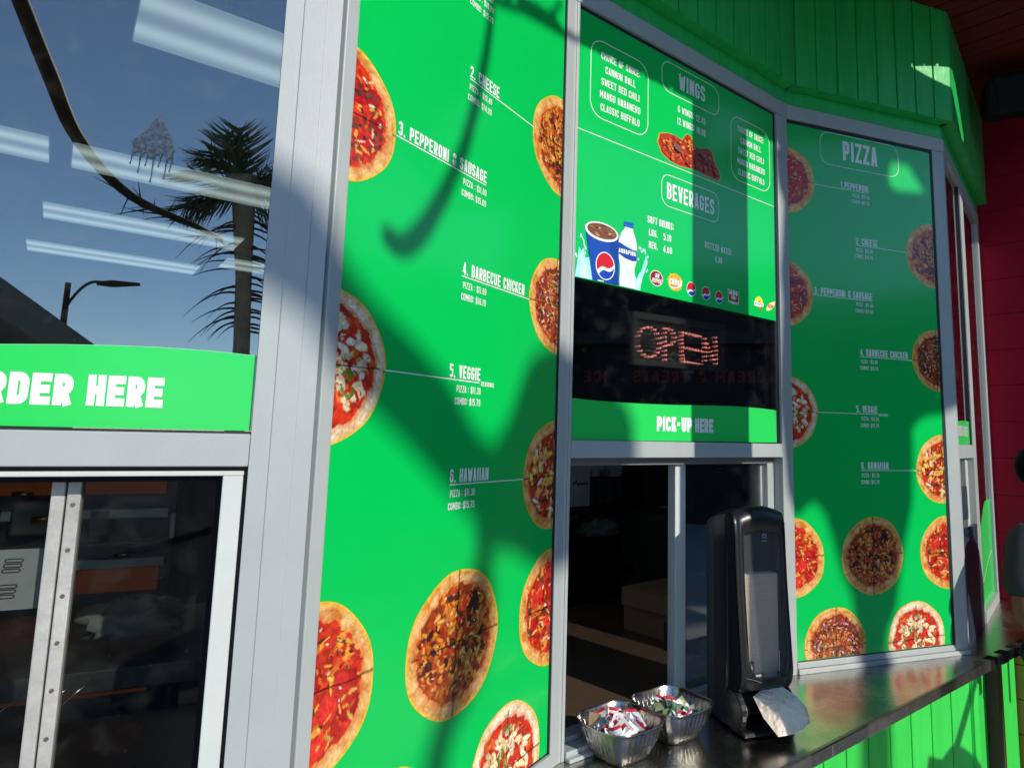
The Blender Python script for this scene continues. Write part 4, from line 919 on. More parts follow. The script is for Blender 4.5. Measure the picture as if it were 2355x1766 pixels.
# ------------------------------------------------------------------ napkin dispenser
NT = Vector((.945,.327,0)).normalized(); NY = Vector((-.327,.945,0)).normalized()
NM = Matrix((NT, NY, Vector((0,0,1)))).transposed().to_4x4(); NM.translation = (.409,1.853,.0)
nd = thing('napkin_dispenser', 'tall black tower napkin dispenser with a smoky window on the counter', 'napkin dispenser', NM)
NW = .168
def arch(x, k=.022): return k*(1-((x-NW/2)/(NW/2))**2)
def loft(profile_fn, x0, x1, n=14):
    mb = MB(); N = len(profile_fn(x0)); vs = []
    for i in range(n+1):
        x = x0+(x1-x0)*i/n; vs += [(x, y, z) for y, z in profile_fn(x)]
    fs = [(i*N+j, i*N+(j+1)%N, (i+1)*N+(j+1)%N, (i+1)*N+j) for i in range(n) for j in range(N)]
    fs += [tuple(range(N-1,-1,-1)), tuple(range(n*N, (n+1)*N))]
    return mb.add(vs, fs)
loft(lambda x: [(.172,0),(.172,.515+arch(x,.012)),(.160,.535+arch(x,.014)),(.118,.545+arch(x,.016)),(.118,0)], .006, NW-.006).build('rear_housing', mat('sheeny_black_plastic', (.05,.052,.054), .30, 0, .1, 20), nd, .007)
loft(lambda x: [(.117,.004),(.117,.548+arch(x)),(.045,.562+arch(x)),(.045,.105),(.060,.085),(.066,.05),(.06,.022),(.05,.004)], .0, NW).build('body', M_black, nd, .006)
# front cover shell with an open window
prof = [(.044,.563),(.020,.562),(.006,.553),(-.001,.535),(-.003,.50),(-.005,.45),(-.009,.38),(-.015,.31),(-.021,.245),(-.026,.19),(-.0285,.160),(-.027,.140),(-.021,.124),(-.011,.112),(.004,.103),(.022,.098),(.040,.098)]
def prof_at(x):
    k = abs((x-NW/2)/(NW/2)); rr_ = max(0, k-.82)/.18
    return [(y+(.016*rr_*rr_ if j > 1 and j < 15 else 0), z+(arch(x) if j < 4 else arch(x)*max(0, 1-(j-3)*.3))) for j, (y, z) in enumerate(prof)]
NX = 24; mb = MB(); vs = []
for i in range(NX+1): vs += [(x_, y, z) for x_ in [.004+(NW-.008)*i/NX] for y, z in prof_at(x_)]
N = len(prof); fs = []; gs = []
for i in range(NX):
    for j in range(N-1):
        xm = (i+.5)/NX
        win = 4 <= j <= 10 and .14 < xm < .88 and not (j == 10 and (xm < .36 or xm > .66)) and not (j == 9 and (xm < .2 or xm > .82))
        (gs if win else fs).append((i*N+j, i*N+j+1, (i+1)*N+j+1, (i+1)*N+j))
fs += [tuple(range(N)), tuple(range(NX*N+N-1, NX*N-1, -1))]
cover = MB().add(vs, fs).build('front_cover', M_black, nd, 0, True)
sm = cover.modifiers.new('thick', 'SOLIDIFY'); sm.thickness = .004; sm.offset = -1
M_smoke, n_, b_ = newmat('smoky_plastic'); b_.inputs['Base Color'].default_value = (.16,.165,.165,1); b_.inputs['Alpha'].default_value = .30; b_.inputs['Roughness'].default_value = .12
MB().add([(x, y+.0025, z) for x, y, z in vs], gs).build('smoky_window', M_smoke, nd, 0, True)
MB().box(.028,.140,.006,.040,.13,.405).build('napkin_stack', mat('kraft_napkins', (.75,.58,.43), .8, 0, .15, 8, .4, 300, stretch=(1,1,30)), nd, .006)
MB().box(.012,.156,.041,.046,.11,.53).build('inner_back', M_blackm, nd)
MB().box(.1405,.1435,.006,.011,.20,.48).build('guide_rail', mat('dark_clear_rail', (.05,.05,.055), .25), nd)
mk = MB(); text(mk, 'D', .083, .500, .012, .012, .2, .9, .1, -.0052); mk.box(.080,.098,-.0045,-.0040,.492,.494); mk.build('emblem', mat('grey_emblem', (.28,.30,.31), .4), nd)
# pinched waist, cheeks, foot
loft(lambda x: [(.066,.004),(.066,.10),(.040,.098),(.050,.075),(.052,.05),(.045,.026),(.02,.018),(-.022,.014),(-.030,.004)], .006, NW-.006).build('foot', M_black, nd, .003)
for x0, x1 in ((.0,.018),(NW-.018,NW)):
    m = MB(); m.add([(x0, .022+.047*math.cos(k*.2618), .056+.052*math.sin(k*.2618)) for k in range(24)]+[(x1, .022+.047*math.cos(k*.2618), .056+.052*math.sin(k*.2618)) for k in range(24)], [tuple(range(23,-1,-1)), tuple(range(24,48))]+[(k,(k+1)%24,24+(k+1)%24,24+k) for k in range(24)])
    m.build('cheek', mat('gloss_black_cheek', (.03,.03,.032), .18, .3, .1, 20), nd, .004)
MB().tube([(.018,.026,.05),(.05,.030,.05)], [.034,.016], 16).build('feed_cone', mat('dull_chrome', (.30,.29,.28), .3, .8), nd, 0, True)
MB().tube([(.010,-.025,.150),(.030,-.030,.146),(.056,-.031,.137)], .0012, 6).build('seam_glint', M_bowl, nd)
# napkin hanging out of the mouth
rs = random.Random(2)
def sheet(mb, ring_, mid, seed, n=7, amp=.002):
    r2 = random.Random(seed); mid = Vector(mid); ring_ = [Vector(p) for p in ring_]
    for i in range(len(ring_)-1):
        p, q = ring_[i], ring_[i+1]; o_ = []
        for a_ in range(n+1):
            for b_ in range(n+1-a_):
                u, v = a_/n, b_/n; pt_ = mid*(1-u-v)+p*u+q*v
                w_ = 1 if (b_ > 0 and a_ > 0 and a_+b_ < n) else .0
                o_.append(tuple(pt_+Vector((r2.uniform(-amp,amp), r2.uniform(-amp,amp), r2.uniform(-amp,amp)*1.3))*w_))
        idx = {}; k = 0
        for a_ in range(n+1):
            for b_ in range(n+1-a_): idx[a_,b_] = k; k += 1
        fs_ = []
        for a_ in range(n):
            for b_ in range(n-a_):
                fs_.append((idx[a_,b_], idx[a_+1,b_], idx[a_,b_+1]))
                if a_+b_ < n-1: fs_.append((idx[a_+1,b_], idx[a_+1,b_+1], idx[a_,b_+1]))
        mb.add(o_, fs_)
nb = MB()
sheet(nb, [(.050,-.002,.092),(.085,.006,.106),(.130,.004,.116),(.163,-.035,.092),(.172,-.070,.052),(.150,-.082,.034),(.110,-.088,.026),(.068,-.086,.024),(.052,-.045,.056),(.050,-.002,.092)], (.104,-.060,.088), 3)
sheet(nb, [(.122,.010,.112),(.165,-.012,.094),(.188,-.040,.066),(.184,-.062,.036),(.150,-.066,.024),(.122,.010,.112)], (.158,-.030,.058), 4)
o = nb.build('napkin', mat('recycled_napkin', (.88,.74,.60), .9, 0, .08, 60, .3, 500), None, 0, False, M=NM); tag(o, 'crumpled kraft napkin poking from the dispenser mouth', 'napkin')
sm = o.modifiers.new('thick', 'SOLIDIFY'); sm.thickness = .0012

# ------------------------------------------------------------------ condiment bowls and sachets
def sq(t, k=3.6):
    c, s = math.cos(t), math.sin(t); r_ = (abs(c)**k+abs(s)**k)**(-1/k); return r_*c, r_*s
def bowl(loc, rot, label):
    M = Matrix.Translation(loc) @ Matrix.Rotation(R(rot), 4, 'Z')
    t = thing('condiment_bowl', label, 'bowl', M, 'square steel condiment bowls')
    K_ = 1.22; NT_ = 144; mb = MB(); prof = [(.0,.0005),(.040,.0005),(.046,.004),(.052,.014),(.058,.026),(.064,.040),(.0685,.052),(.0715,.062),(.0735,.069),(.0745,.0705)]
    vs = []
    for r_, z in prof:
        fl = max(0, min(1, (z-.008)/.012))*max(0, min(1, (.056-z)/.010))
        for k in range(NT_):
            th = 2*math.pi*k/NT_; x, y = sq(th)
            side = abs(math.cos(2*th))
            q = r_*K_*(1+.034*fl*math.cos(36*th+z*70)*min(1, side*1.8))
            vs.append((x*q, y*q, z*1.18+.003*max(0,(z-.04)/.03)*(r_/.0745)*math.sin(2*th)**2))
    mb.add(vs, [(i*NT_+k, i*NT_+(k+1)%NT_, (i+1)*NT_+(k+1)%NT_, (i+1)*NT_+k) for i in range(len(prof)-1) for k in range(NT_)])
    o = mb.build('bowl_shell', M_bowl, t, 0, True); s_ = o.modifiers.new('thick', 'SOLIDIFY'); s_.thickness = .0016; s_.offset = 1
    rm = [(x*.0745*1.22, y*.0745*1.22, .0705*1.18+.003*math.sin(2*2*math.pi*k/60)**2) for k in range(61) for x, y in [sq(2*math.pi*k/60)]]
    MB().tube(rm, .0016, 6, None, False).build('rim', M_bowl, t, 0, True)
    return M
B1 = bowl((.098,1.735,.0), 42, 'near square steel bowl full of red and white sachets')
B2 = bowl((.240,1.853,.0), 38, 'far square steel bowl of green and white sachets beside the dispenser')
def sachet_mesh(cols, seed, w=.031, h=.045):
    rs = random.Random(seed); n = 6; mb = MB(); bend = rs.uniform(-.5,.5)
    def pt(u, v, s): return ((u-.5)*w, s*.0016*math.sin(math.pi*u)*math.sin(math.pi*v)+bend*.010*(u-.5)**2*4, (v-.5)*h)
    base = (.74,.76,.78)
    for s in (-1, 1):
        for i in range(n):
            for j in range(n):
                u0, u1, v0, v1 = i/n, (i+1)/n, j/n, (j+1)/n
                um, vm = (u0+u1)/2, (v0+v1)/2
                c = base
                if cols == 'red':
                    if .45 < vm < .85 and abs(um-.5) < .42*(vm-.3): c = (.62,.02,.05)
                    elif vm < .2 and um > .3: c = (.55,.05,.08)
                elif cols == 'blue':
                    if vm > .8: c = (.55,.03,.06)
                    elif .3 < vm < .45: c = (.30,.36,.62)
                elif cols == 'green':
                    if um < .35: c = (.03,.18,.06)
                    elif .45 < vm < .6: c = (.10,.30,.12)
                elif cols == 'olive':
                    if vm > .55: c = (.20,.24,.12)
                    elif vm < .2: c = (.50,.10,.05)
                elif cols == 'kraft': c = (.45,.32,.18)
                q = [pt(u0,v0,s), pt(u1,v0,s), pt(u1,v1,s), pt(u0,v1,s)]
                mb.add(q if s < 0 else q[::-1], [(0,1,2,3)], c)
    o = mb.build('sachet', M_print); me = o.data; bpy.data.objects.remove(o); return me
SR = [sachet_mesh('red', 1), sachet_mesh('blue', 2), sachet_mesh('red', 3), sachet_mesh('blue', 4), sachet_mesh('kraft', 5)]
SG = [sachet_mesh('green', 6), sachet_mesh('olive', 7), sachet_mesh('green', 8), sachet_mesh('blue', 9)]
rs = random.Random(11)
def fill(Mb, meshes, n, zt, rad, label, group, kraft=None):
    for i in range(n):
        me = meshes[i % 4] if not (kraft and i == n-1) else kraft
        o = bpy.data.objects.new('sachet', me); C.objects.link(o)
        q = rad*1.2*math.sqrt((i+.5)/n); a = i*2.4
        loc = Vector((q*math.cos(a), q*math.sin(a), zt+rs.uniform(-.012,.010)+.012*(1-q/rad)))
        o.matrix_world = Mb @ Matrix.Translation(loc) @ Matrix.Rotation(rs.uniform(0,6.28), 4, 'Z') @ Matrix.Rotation(rs.uniform(-.75,.75), 4, 'X') @ Matrix.Rotation(rs.uniform(-.9,.9), 4, 'Y')
        tag(o, label, 'sachet', group)
        if kraft and i == n-1:
            o.matrix_world = Mb @ Matrix.Translation((-.042,.046,.070)) @ Matrix.Rotation(2.0, 4, 'Z') @ Matrix.Rotation(.15, 4, 'X')
            o['label'] = 'single brown sachet standing at the left of the near bowl'
fill(B1, SR, 36, .066, .046, 'red and white sachet heaped in the near steel bowl', 'sachets in the near bowl', SR[4])
fill(B2, SG, 28, .054, .046, 'green and white sachet lying in the far steel bowl', 'sachets in the far bowl')

# ------------------------------------------------------------------ speaker under the canopy
SPM = Matrix.Translation((1.99,2.92,2.385)) @ Matrix.Rotation(R(-25), 4, 'Z') @ Matrix.Rotation(R(14), 4, 'X')
sp = thing('loudspeaker', 'rounded black loudspeaker hanging under the red canopy', 'speaker', SPM)
MB().slab([(-.15+.03*math.cos(a_)*0+x, z) for x, z in [(.02,-.095),(.0,-.07),(-.008,0),(.004,.06),(.03,.09)] for a_ in [0]]+[(.27,.085),(.30,.05),(.30,-.06),(.27,-.09)], -.09, .09).build('cabinet', M_blackm, sp, .025)
MB().tube([(.1,0,.08),(.1,0,.16)], .012, 8).build('bracket', M_black, sp)
MB().slab([(-.10,-.07),(-.11,.05),(.24,.05),(.25,-.07)], -.094, -.0905).build('grille', M_blackm, sp)

# ------------------------------------------------------------------ person at the far end of the counter
def lean(nodes):
    return [((p_[0]+(.22*max(0, min(1, (1.36-p_[2])/.4)) if abs(p_[0]) < .13 else 0), p_[1], p_[2]), r_) for p_, r_ in nodes]
def skin_body(name, nodes, edges, m, parent, sub=2):
    if len(nodes) > 5: nodes = lean(nodes)
    me = bpy.data.meshes.new(name); me.from_pydata([n_[0] for n_ in nodes], edges, []); me.update()
    o = bpy.data.objects.new(name, me); C.objects.link(o); o.parent = parent
    o.modifiers.new('skin', 'SKIN').use_smooth_shade = True; me.materials.append(m)
    if not me.skin_vertices: 
        bpy.context.view_layer.objects.active = o
    for i, n_ in enumerate(nodes):
        sv_ = me.skin_vertices[0].data[i]; r_ = n_[1]; sv_.radius = r_ if isinstance(r_, tuple) else (r_, r_)
    me.skin_vertices[0].data[0].use_root = True
    s_ = o.modifiers.new('sub', 'SUBSURF'); s_.levels = sub; s_.render_levels = sub
    me.polygons.foreach_set('use_smooth', [True]*len(me.polygons))
    return o
PM = Matrix.Translation((1.765,2.60,GROUND)) @ Matrix.Rotation(R(38), 4, 'Z') @ Matrix.Scale(.965, 4)     # faces the counter and the end window
pe = thing('person', 'dark haired person in a grey t-shirt at the far end of the counter', 'person', PM)
M_skin = mat('brown_skin', (.20,.085,.05), .5, 0, .1, 30, .1, 300, spec=.4)
M_shirt = mat('grey_tshirt', (.042,.047,.050), .9, 0, .15, 40, .4, 200, spec=.2)
M_trs = mat('dark_trousers', (.02,.022,.03), .9, 0, .1, 30)
M_hair = mat('black_hair', (.004,.0035,.0035), .8, 0, .2, 60, .8, 200, spec=.06)
# local frame: -x is the person's side nearest the kiosk, they face -y... shoulders along x
nodes = [((0,0,.93),(.15,.11)), ((0,0,1.08),(.145,.11)), ((0,.01,1.25),(.165,.115)), ((0,.015,1.38),(.15,.10)), ((0,.015,1.45),(.062,.056)), ((0,.005,1.53),(.047,.05)),
         ((-.175,.01,1.40),.062), ((-.240,.01,1.28),.052), ((-.290,.0,1.13),.044), ((-.20,-.12,1.085),.038), ((-.10,-.22,1.08),.028),
         ((.175,.01,1.40),.062), ((.235,.01,1.28),.052), ((.262,.0,1.12),.044), ((.19,-.12,1.075),.038), ((.10,-.22,1.10),.028),
         ((-.095,0,.88),.095), ((-.105,-.01,.48),.062), ((-.11,.01,.09),.042), ((-.11,-.12,.04),(.045,.03)),
         ((.095,0,.88),.095), ((.105,-.01,.48),.062), ((.11,.01,.09),.042), ((.11,-.12,.04),(.045,.03)),
         ((0,-.02,1.60),(.072,.085)), ((0,-.015,1.67),(.078,.095)), ((0,-.01,1.72),(.06,.075))]
edges = [(0,1),(1,2),(2,3),(3,4),(4,5),(3,6),(6,7),(7,8),(8,9),(9,10),(3,11),(11,12),(12,13),(13,14),(14,15),(0,16),(16,17),(17,18),(18,19),(0,20),(20,21),(21,22),(22,23),(5,24),(24,25),(25,26)]
body = skin_body('body', nodes, edges, M_skin, pe)
sh_nodes = [((0,0,.90),(.165,.125)), ((0,0,1.08),(.158,.122)), ((0,.01,1.25),(.178,.127)), ((0,.015,1.385),(.158,.11)), ((0,.015,1.452),(.078,.066)),
            ((-.170,.01,1.395),.080), ((-.240,.01,1.29),.076), ((-.278,.006,1.185),.080), ((.170,.01,1.395),.080), ((.236,.01,1.29),.078), ((.266,.006,1.19),.082)]
skin_body('t_shirt', sh_nodes, [(0,1),(1,2),(2,3),(3,4),(3,5),(5,6),(6,7),(3,8),(8,9),(9,10)], M_shirt, pe)
tr_nodes = [((0,0,.97),(.155,.118)), ((-.098,0,.86),.108), ((-.108,-.01,.48),.082), ((-.112,.01,.10),.07), ((.098,0,.86),.108), ((.108,-.01,.48),.082), ((.112,.01,.10),.07)]
skin_body('trousers', tr_nodes, [(0,1),(1,2),(2,3),(0,4),(4,5),(5,6)], M_trs, pe)
def blob(name, c, r, m, parent, cut=None, seg=20):
    mb = MB(); vs = []; n = seg//2
    for i in range(n+1):
        a_ = math.pi*i/n
        for j in range(seg):
            b_ = 2*math.pi*j/seg
            vs.append((c[0]+r[0]*math.sin(a_)*math.cos(b_), c[1]+r[1]*math.sin(a_)*math.sin(b_), c[2]+r[2]*math.cos(a_)))
    fs = [(i*seg+j, (i+1)*seg+j, (i+1)*seg+(j+1)%seg, i*seg+(j+1)%seg) for i in range(n) for j in range(seg)]
    if cut: fs = [f for f in fs if cut(sum((Vector(vs[k]) for k in f), Vector())/4)]
    return mb.add(vs, fs).build(name, m, parent, 0, True)
hr = blob('hair', (0,-.005,1.675), (.092,.108,.098), M_hair, pe, lambda p: p.z > 1.655 or p.y > .02)
hr.modifiers.new('thick', 'SOLIDIFY').thickness = .012
blob('ear', (-.082,.0,1.625), (.012,.022,.032), M_skin, pe); blob('ear', (.082,.0,1.625), (.012,.022,.032), M_skin, pe)
MB().add([(-.014,-.100,1.598),(.014,-.100,1.598),(0,-.098,1.655),(0,-.130,1.605)], [(0,1,3),(0,3,2),(1,2,3)]).build('nose', M_skin, pe, .004)
for s in (-1,1):
    blob('eye', (s*.032,-.097,1.645), (.012,.008,.007), M_white, pe); blob('eyebrow', (s*.033,-.102,1.664), (.022,.008,.005), M_hair, pe)
blob('mouth', (0,-.104,1.572), (.024,.008,.007), mat('lips', (.24,.07,.06), .5), pe)
for s, z in ((-1,1.08),(1,1.10)):
    h = Vector((s*.10,-.22,z)); d_ = Vector((-s*.75,-.62,.0)).normalized(); sd_ = Vector((0,0,1))
    hn = [(tuple(h),(.027,.024)), (tuple(h+d_*.05),(.034,.018)), (tuple(h+d_*.088),(.034,.015))]; he = [(0,1),(1,2)]
    skin_body('hand', hn, he, M_skin, pe)
    for k, (off, ln) in enumerate(((-.027,.062),(-.009,.075),(.009,.078),(.026,.068))):
        b0 = h+d_*.082+sd_*off; dn = Vector((s*.45,-.35,0)).normalized()
        fn = [(tuple(b0),.0085), (tuple(b0+d_*ln*.4+dn*.004),.008), (tuple(b0+d_*ln*.68+dn*.022),.0075), (tuple(b0+d_*ln*.72+dn*.044),.0065)]
        skin_body('finger', fn, [(0,1),(1,2),(2,3)], M_skin, pe, 1)
    tn = [(tuple(h+d_*.03+sd_*.028),.010), (tuple(h+d_*.055+sd_*.048+Vector((0,-.01,0))),.009), (tuple(h+d_*.088+sd_*.054+Vector((0,-.016,0))),.0075)]
    skin_body('thumb', tn, [(0,1),(1,2)], M_skin, pe, 1)
ph = MB().box(-.04,.04,-.30,-.288,1.03,1.17).build('phone', M_black, None, .004, M=PM); tag(ph, 'dark phone held by the person in the grey t-shirt', 'phone')

# ------------------------------------------------------------------ things behind the viewer: they reflect in the glass and cast the tree shadows
E1 = Vector((.691,.723,0)); E2 = Vector((-.317,.303,.899))
def sunpt(a_, b_, k): return E1*a_ + E2*b_ + SD*k
M_frond = mat('palm_leaf', (.10,.125,.06), .6, 0, .4, 12)
M_stalk = mat('palm_stalk', (.055,.032,.018), .7, 0, .3, 25, .3, 60)
M_trunk = mat('palm_trunk', (.34,.27,.18), .9, 0, .35, 18, .6, 40)
def leafblade(mb, pts, k0, bulge=.25, th=.02):
    """thick, gently curved blade whose outline is given across the sun direction"""
    n = len(pts); cx = sum(p[0] for p in pts)/n; cz = sum(p[1] for p in pts)/n
    top = [sunpt(x, z, k0+bulge*math.sin((x-cx)*4)+.1*math.cos((z-cz)*5)) for x, z in pts]
    bot = [p+SD*th for p in top]
    cm = sunpt(cx, cz, k0); o_ = len(mb.v)
    mb.add([tuple(p) for p in top+bot], [tuple(range(n)), tuple(range(2*n-1,n-1,-1))]+[(i,(i+1)%n,n+(i+1)%n,n+i) for i in range(n)])
# hooked flower stalk 
pl1 = thing('hooked_palm_stalk', 'hooked dry palm stalk hanging in the sun behind the viewer', 'palm stalk')
J = [(.85,2.30),(.845,2.15),(.838,2.036),(.822,1.908),(.798,1.798),(.762,1.679),(.714,1.578),(.668,1.501),(.640,1.466),(.618,1.448),(.597,1.441),(.580,1.447),(.569,1.462)]
MB().tube([sunpt(x, z, 2.7) for x, z in J], [.012,.013,.013,.014,.015,.017,.019,.021,.022,.023,.023,.021,.014], 8).build('stalk', M_stalk, pl1, 0, True)
for q in ([(.85,2.04),(.95,2.089),(1.05,2.127),(1.16,2.165),(1.3,2.2)], [(.92,2.10),(1.03,2.143),(1.12,2.165)], [(.87,2.07),(.93,2.13),(1.0,2.2)], [(1.0,2.11),(1.08,2.17),(1.12,2.23)]):
    MB().tube([sunpt(x, z, 2.7) for x, z in q], [.012]+[.011]*(len(q)-2)+[.006], 7).build('twig', M_stalk, pl1, 0, True)
# broad frond shading the lower part of the left menu
fr = thing('broad_palm_frond', 'broad drooping palm frond shading the left pizza menu', 'palm frond')
mb = MB()
leafblade(mb, [(.20,1.62),(.28,1.565),(.38,1.507),(.433,1.470),(.486,1.385),(.548,1.345),(.655,1.302),(.742,1.262),(.800,1.214),(.840,1.180),(.897,1.165),(.944,1.213),(.975,1.27),(.998,1.317),(1.030,1.36),(1.066,1.382),(1.134,1.416),(1.20,1.40),(1.30,1.36),(1.40,1.29),(1.43,1.24),(1.43,1.10),(1.35,1.0),(1.2,.93),(1.133,.918),(1.051,.937),(.978,.962),(.913,.963),(.870,.935),(.852,.965),(.845,1.015),(.802,1.040),(.726,1.083),(.629,1.138),(.566,1.169),(.477,1.212),(.432,1.278),(.382,1.318),(.25,1.40),(.15,1.50)], 6.2, .0)
mb.build('leaf_blade', M_frond, fr)
mb = MB(); leafblade(mb, [(.845,.95),(.915,.95),(.925,.86),(.895,.76),(.85,.70),(.805,.655),(.78,.55),(.75,.40),(.70,.40),(.715,.58),(.745,.68),(.775,.74),(.80,.83),(.825,.90)], 6.6, .0); mb.build('leaf_tip', M_frond, fr)
# crown and trunk shading the right menu
cr = thing('bushy_palm', 'bushy palm with a slim trunk shading the right pizza menu', 'palm')
mb = MB()
leafblade(mb, [(2.13,1.60),(2.10,1.30),(2.14,1.02),(2.19,.93),(2.255,.965),(2.268,.955),(2.300,.915),(2.325,.837),(2.357,.724),(2.395,.64),(2.41,.50),(2.535,.50),(2.572,.560),(2.596,.661),(2.627,.777),(2.657,.871),(2.668,1.0),(2.671,1.115),(2.72,1.14),(2.80,1.135),(2.95,1.16),(2.98,1.5),(2.95,1.80),(2.80,1.93),(2.69,1.945),(2.640,1.952),(2.61,1.985),(2.62,2.04),(2.66,2.10),(2.6,2.3),(2.4,2.25),(2.2,2.2),(2.10,2.1),(2.115,1.99),(2.15,1.93),(2.135,1.80),(2.12,1.70)], 4.6, .0)
leafblade(mb, [(2.63,2.055),(2.70,2.035),(2.73,1.99),(2.78,1.92),(2.96,1.78),(3.0,2.1),(2.8,2.3),(2.62,2.25)], 4.9, .0)
mb.build('leaf_crown', M_frond, cr)
MB().tube([sunpt(2.47,.62,4.6),sunpt(2.468,.42,4.6),sunpt(2.462,.1,4.6),sunpt(2.455,-1.0,4.6),sunpt(2.45,-2.6,4.6)], .062, 12).build('trunk', M_trunk, cr, 0, True)
# unseen made-up dome and pole close to the counter: throws the domed shadow on the boards
hl = thing('domed_shadow_caster', 'unseen dark dome on a leaning pole, added to cast a shadow on the boards', 'shadow caster')
mb = MB(); kk = .55
leafblade(mb, [(2.655,-.06),(2.662,.040),(2.672,.080),(2.727,.049),(2.745,.062),(2.767,.075),(2.790,.072),(2.817,.055),(2.845,.030),(2.875,-.002),(2.900,-.035),(2.905,-.08)], kk, .0, .03); mb.build('dome', M_blackm, hl)
MB().tube([sunpt(2.782,.05,kk),sunpt(2.820,.118,kk),sunpt(2.878,.224,kk),sunpt(2.90,.27,kk)], .0145, 8).build('pole', M_black, hl, 0, True)

# palm, stalk, street lamp and roof reflected in the tinted window
def refl(px, dist):
    """point dist metres along the reflection of a direction in the tinted window"""
    return Vector(px[:3]) + Vector(px[3:]).normalized()*dist
RA = {'crown': (-.526,.972,1.148,.370,-.868,.332), 'top': (-.541,.965,1.242,.347,-.848,.400), 'tt': (-.516,.977,.987,.394,-.897,.203), 'tb': (-.511,.979,.883,.404,-.908,.112)}
pt = thing('palm_tree', 'tall palm tree reflected in the tinted order window', 'palm tree')
D = 13.0
tb = refl(RA['tb'], D); tt = refl(RA['tt'], D); cn = refl(RA['crown'], D); tp = refl(RA['top'], D)
base = Vector((tb.x, tb.y, GROUND))
MB().tube([base, tb, tt, cn], [.19,.145,.14,.22], 12).build('trunk', M_trunk, pt, 0, True)
vd = Vector((cn.x, cn.y, 0)).normalized(); rt = Vector((-vd.y, vd.x, 0)); upv = Vector((0,0,1))
rs = random.Random(21); mb = MB()
def frond(mb, o_, d_, ln, droop, nl, wl):
    prev = None
    pts_ = []
    for i in range(15):
        t_ = i/14; pts_.append(o_ + d_*ln*t_ - upv*droop*t_*t_*ln)
    mb.tube(pts_, [.035*(1-.8*i/14) for i in range(15)], 5)
    for i in range(nl):
        t_ = .12+.86*i/nl; k = min(13, int(t_*14)); p_ = pts_[k].lerp(pts_[k+1], t_*14-k)
        ax = (pts_[k+1]-pts_[k]).normalized(); sd_ = ax.cross(Vector((rs.uniform(-.3,.3), rs.uniform(-.3,.3), 1))).normalized()
        ll = wl*(.5+.9*math.sin(math.pi*min(1,t_*.9+.08)))
        for s_ in (-1,1):
            tip = p_ + (sd_*s_*.8+ax*.75-upv*(.10+.25*rs.random()))*ll
            wv_ = ax*.020
            mb.add([tuple(p_-wv_), tuple(p_+wv_), tuple(p_.lerp(tip,.55)+wv_*.8-upv*.02), tuple(tip), tuple(p_.lerp(tip,.55)-wv_*.8-upv*.02)], [(0,1,2,3,4)])
frond(mb, cn-upv*.2, ((tp-cn)+rt*.05).normalized(), 1.05, .05, 40, .55)
for a_, ln, dr in ((-72,1.5,.25),(-55,1.3,.15),(-85,1.5,.3),(-40,1.2,.2),(75,1.9,.25),(50,1.6,.2),(-95,1.1,.4),(100,1.8,.4),(-22,1.2,.05),(22,1.2,.05),(-120,.9,.5),(125,1.6,.5),(60,2.0,.2)):
    frond(mb, cn-upv*rs.uniform(.0,.5), (rt*math.sin(R(a_))+upv*math.cos(R(a_))*.8+vd*rs.uniform(-.6,.6)).normalized(), ln*.72, dr, 26, .5)
mb.build('crown', M_frond, pt)
mb = MB()
for i in range(70):
    z_ = tt.lerp(cn, rs.uniform(-.55,.9)); s_ = rs.choice((-1,1)); d_ = (rt*s_+vd*rs.uniform(-.8,.8)).normalized()
    l_ = rs.uniform(.35,.95); f_ = rs.uniform(.25,.8); mb.tube([z_+d_*(.1+l_*t_/6)-upv*l_*f_*(t_/6)**2.2 for t_ in range(7)], [.024-.0035*t_ for t_ in range(7)], 4)
mb.build('dead_stems', M_stalk, pt)
ST = [(-.785,.847,1.34,.135,-.883,.449),(-.750,.865,1.25,.170,-.905,.392),(-.711,.883,1.158,.207,-.92,.332),(-.651,.912,1.088,.264,-.922,.283),(-.577,.948,1.057,.334,-.906,.26),(-.545,.963,1.045,.362,-.898,.248)]
sk = thing('arching_palm_stalk', 'thick arching palm stalk reflected at the left of the tinted window', 'palm stalk')
sp_ = [refl(s_, 4.2+.4*i) for i, s_ in enumerate(ST)]
s0 = sp_[0]+(sp_[0]-sp_[1])*3
pts_ = [s0]+sp_
den = []
for i in range(len(pts_)-1):
    p0 = pts_[max(0,i-1)]; p1 = pts_[i]; p2 = pts_[i+1]; p3 = pts_[min(len(pts_)-1,i+2)]
    for k in range(6):
        t_ = k/6; den.append(.5*((2*p1)+(-p0+p2)*t_+(2*p0-5*p1+4*p2-p3)*t_*t_+(-p0+3*p1-3*p2+p3)*t_**3))
den.append(pts_[-1])
MB().tube(den, [.036+.016*math.sin(math.pi*min(1,i/(len(den)-1)*1.25))-.012*i/(len(den)-1) for i in range(len(den))], 8).build('stalk', M_stalk, sk, 0, True)
mb = MB()
for i in range(34):
    p_ = den[rs.randint(len(den)*2//3, len(den)-1)]; e_ = rt*rs.uniform(-.35,.08)+upv*rs.uniform(-.12,.16); k_ = upv*rs.uniform(-.12,.10); mb.tube([p_+e_*(t_/6)+k_*(t_/6)**2 for t_ in range(7)], [.009-.0012*t_ for t_ in range(7)], 4)
mb.build('side_twigs', M_stalk, sk)
sl_ = thing('street_lamp', 'single arm street lamp reflected low in the tinted window', 'street lamp')
l0 = refl((-.704,.886,.908,.224,-.966,.131), 24); l1 = refl((-.704,.886,.952,.223,-.961,.172), 24); l2 = refl((-.668,.904,.955,.256,-.951,.176), 24)
MB().tube([(l0.x,l0.y,GROUND), l0, l1], [.12,.085,.075], 10).build('pole', M_stalk, sl_, 0, True)
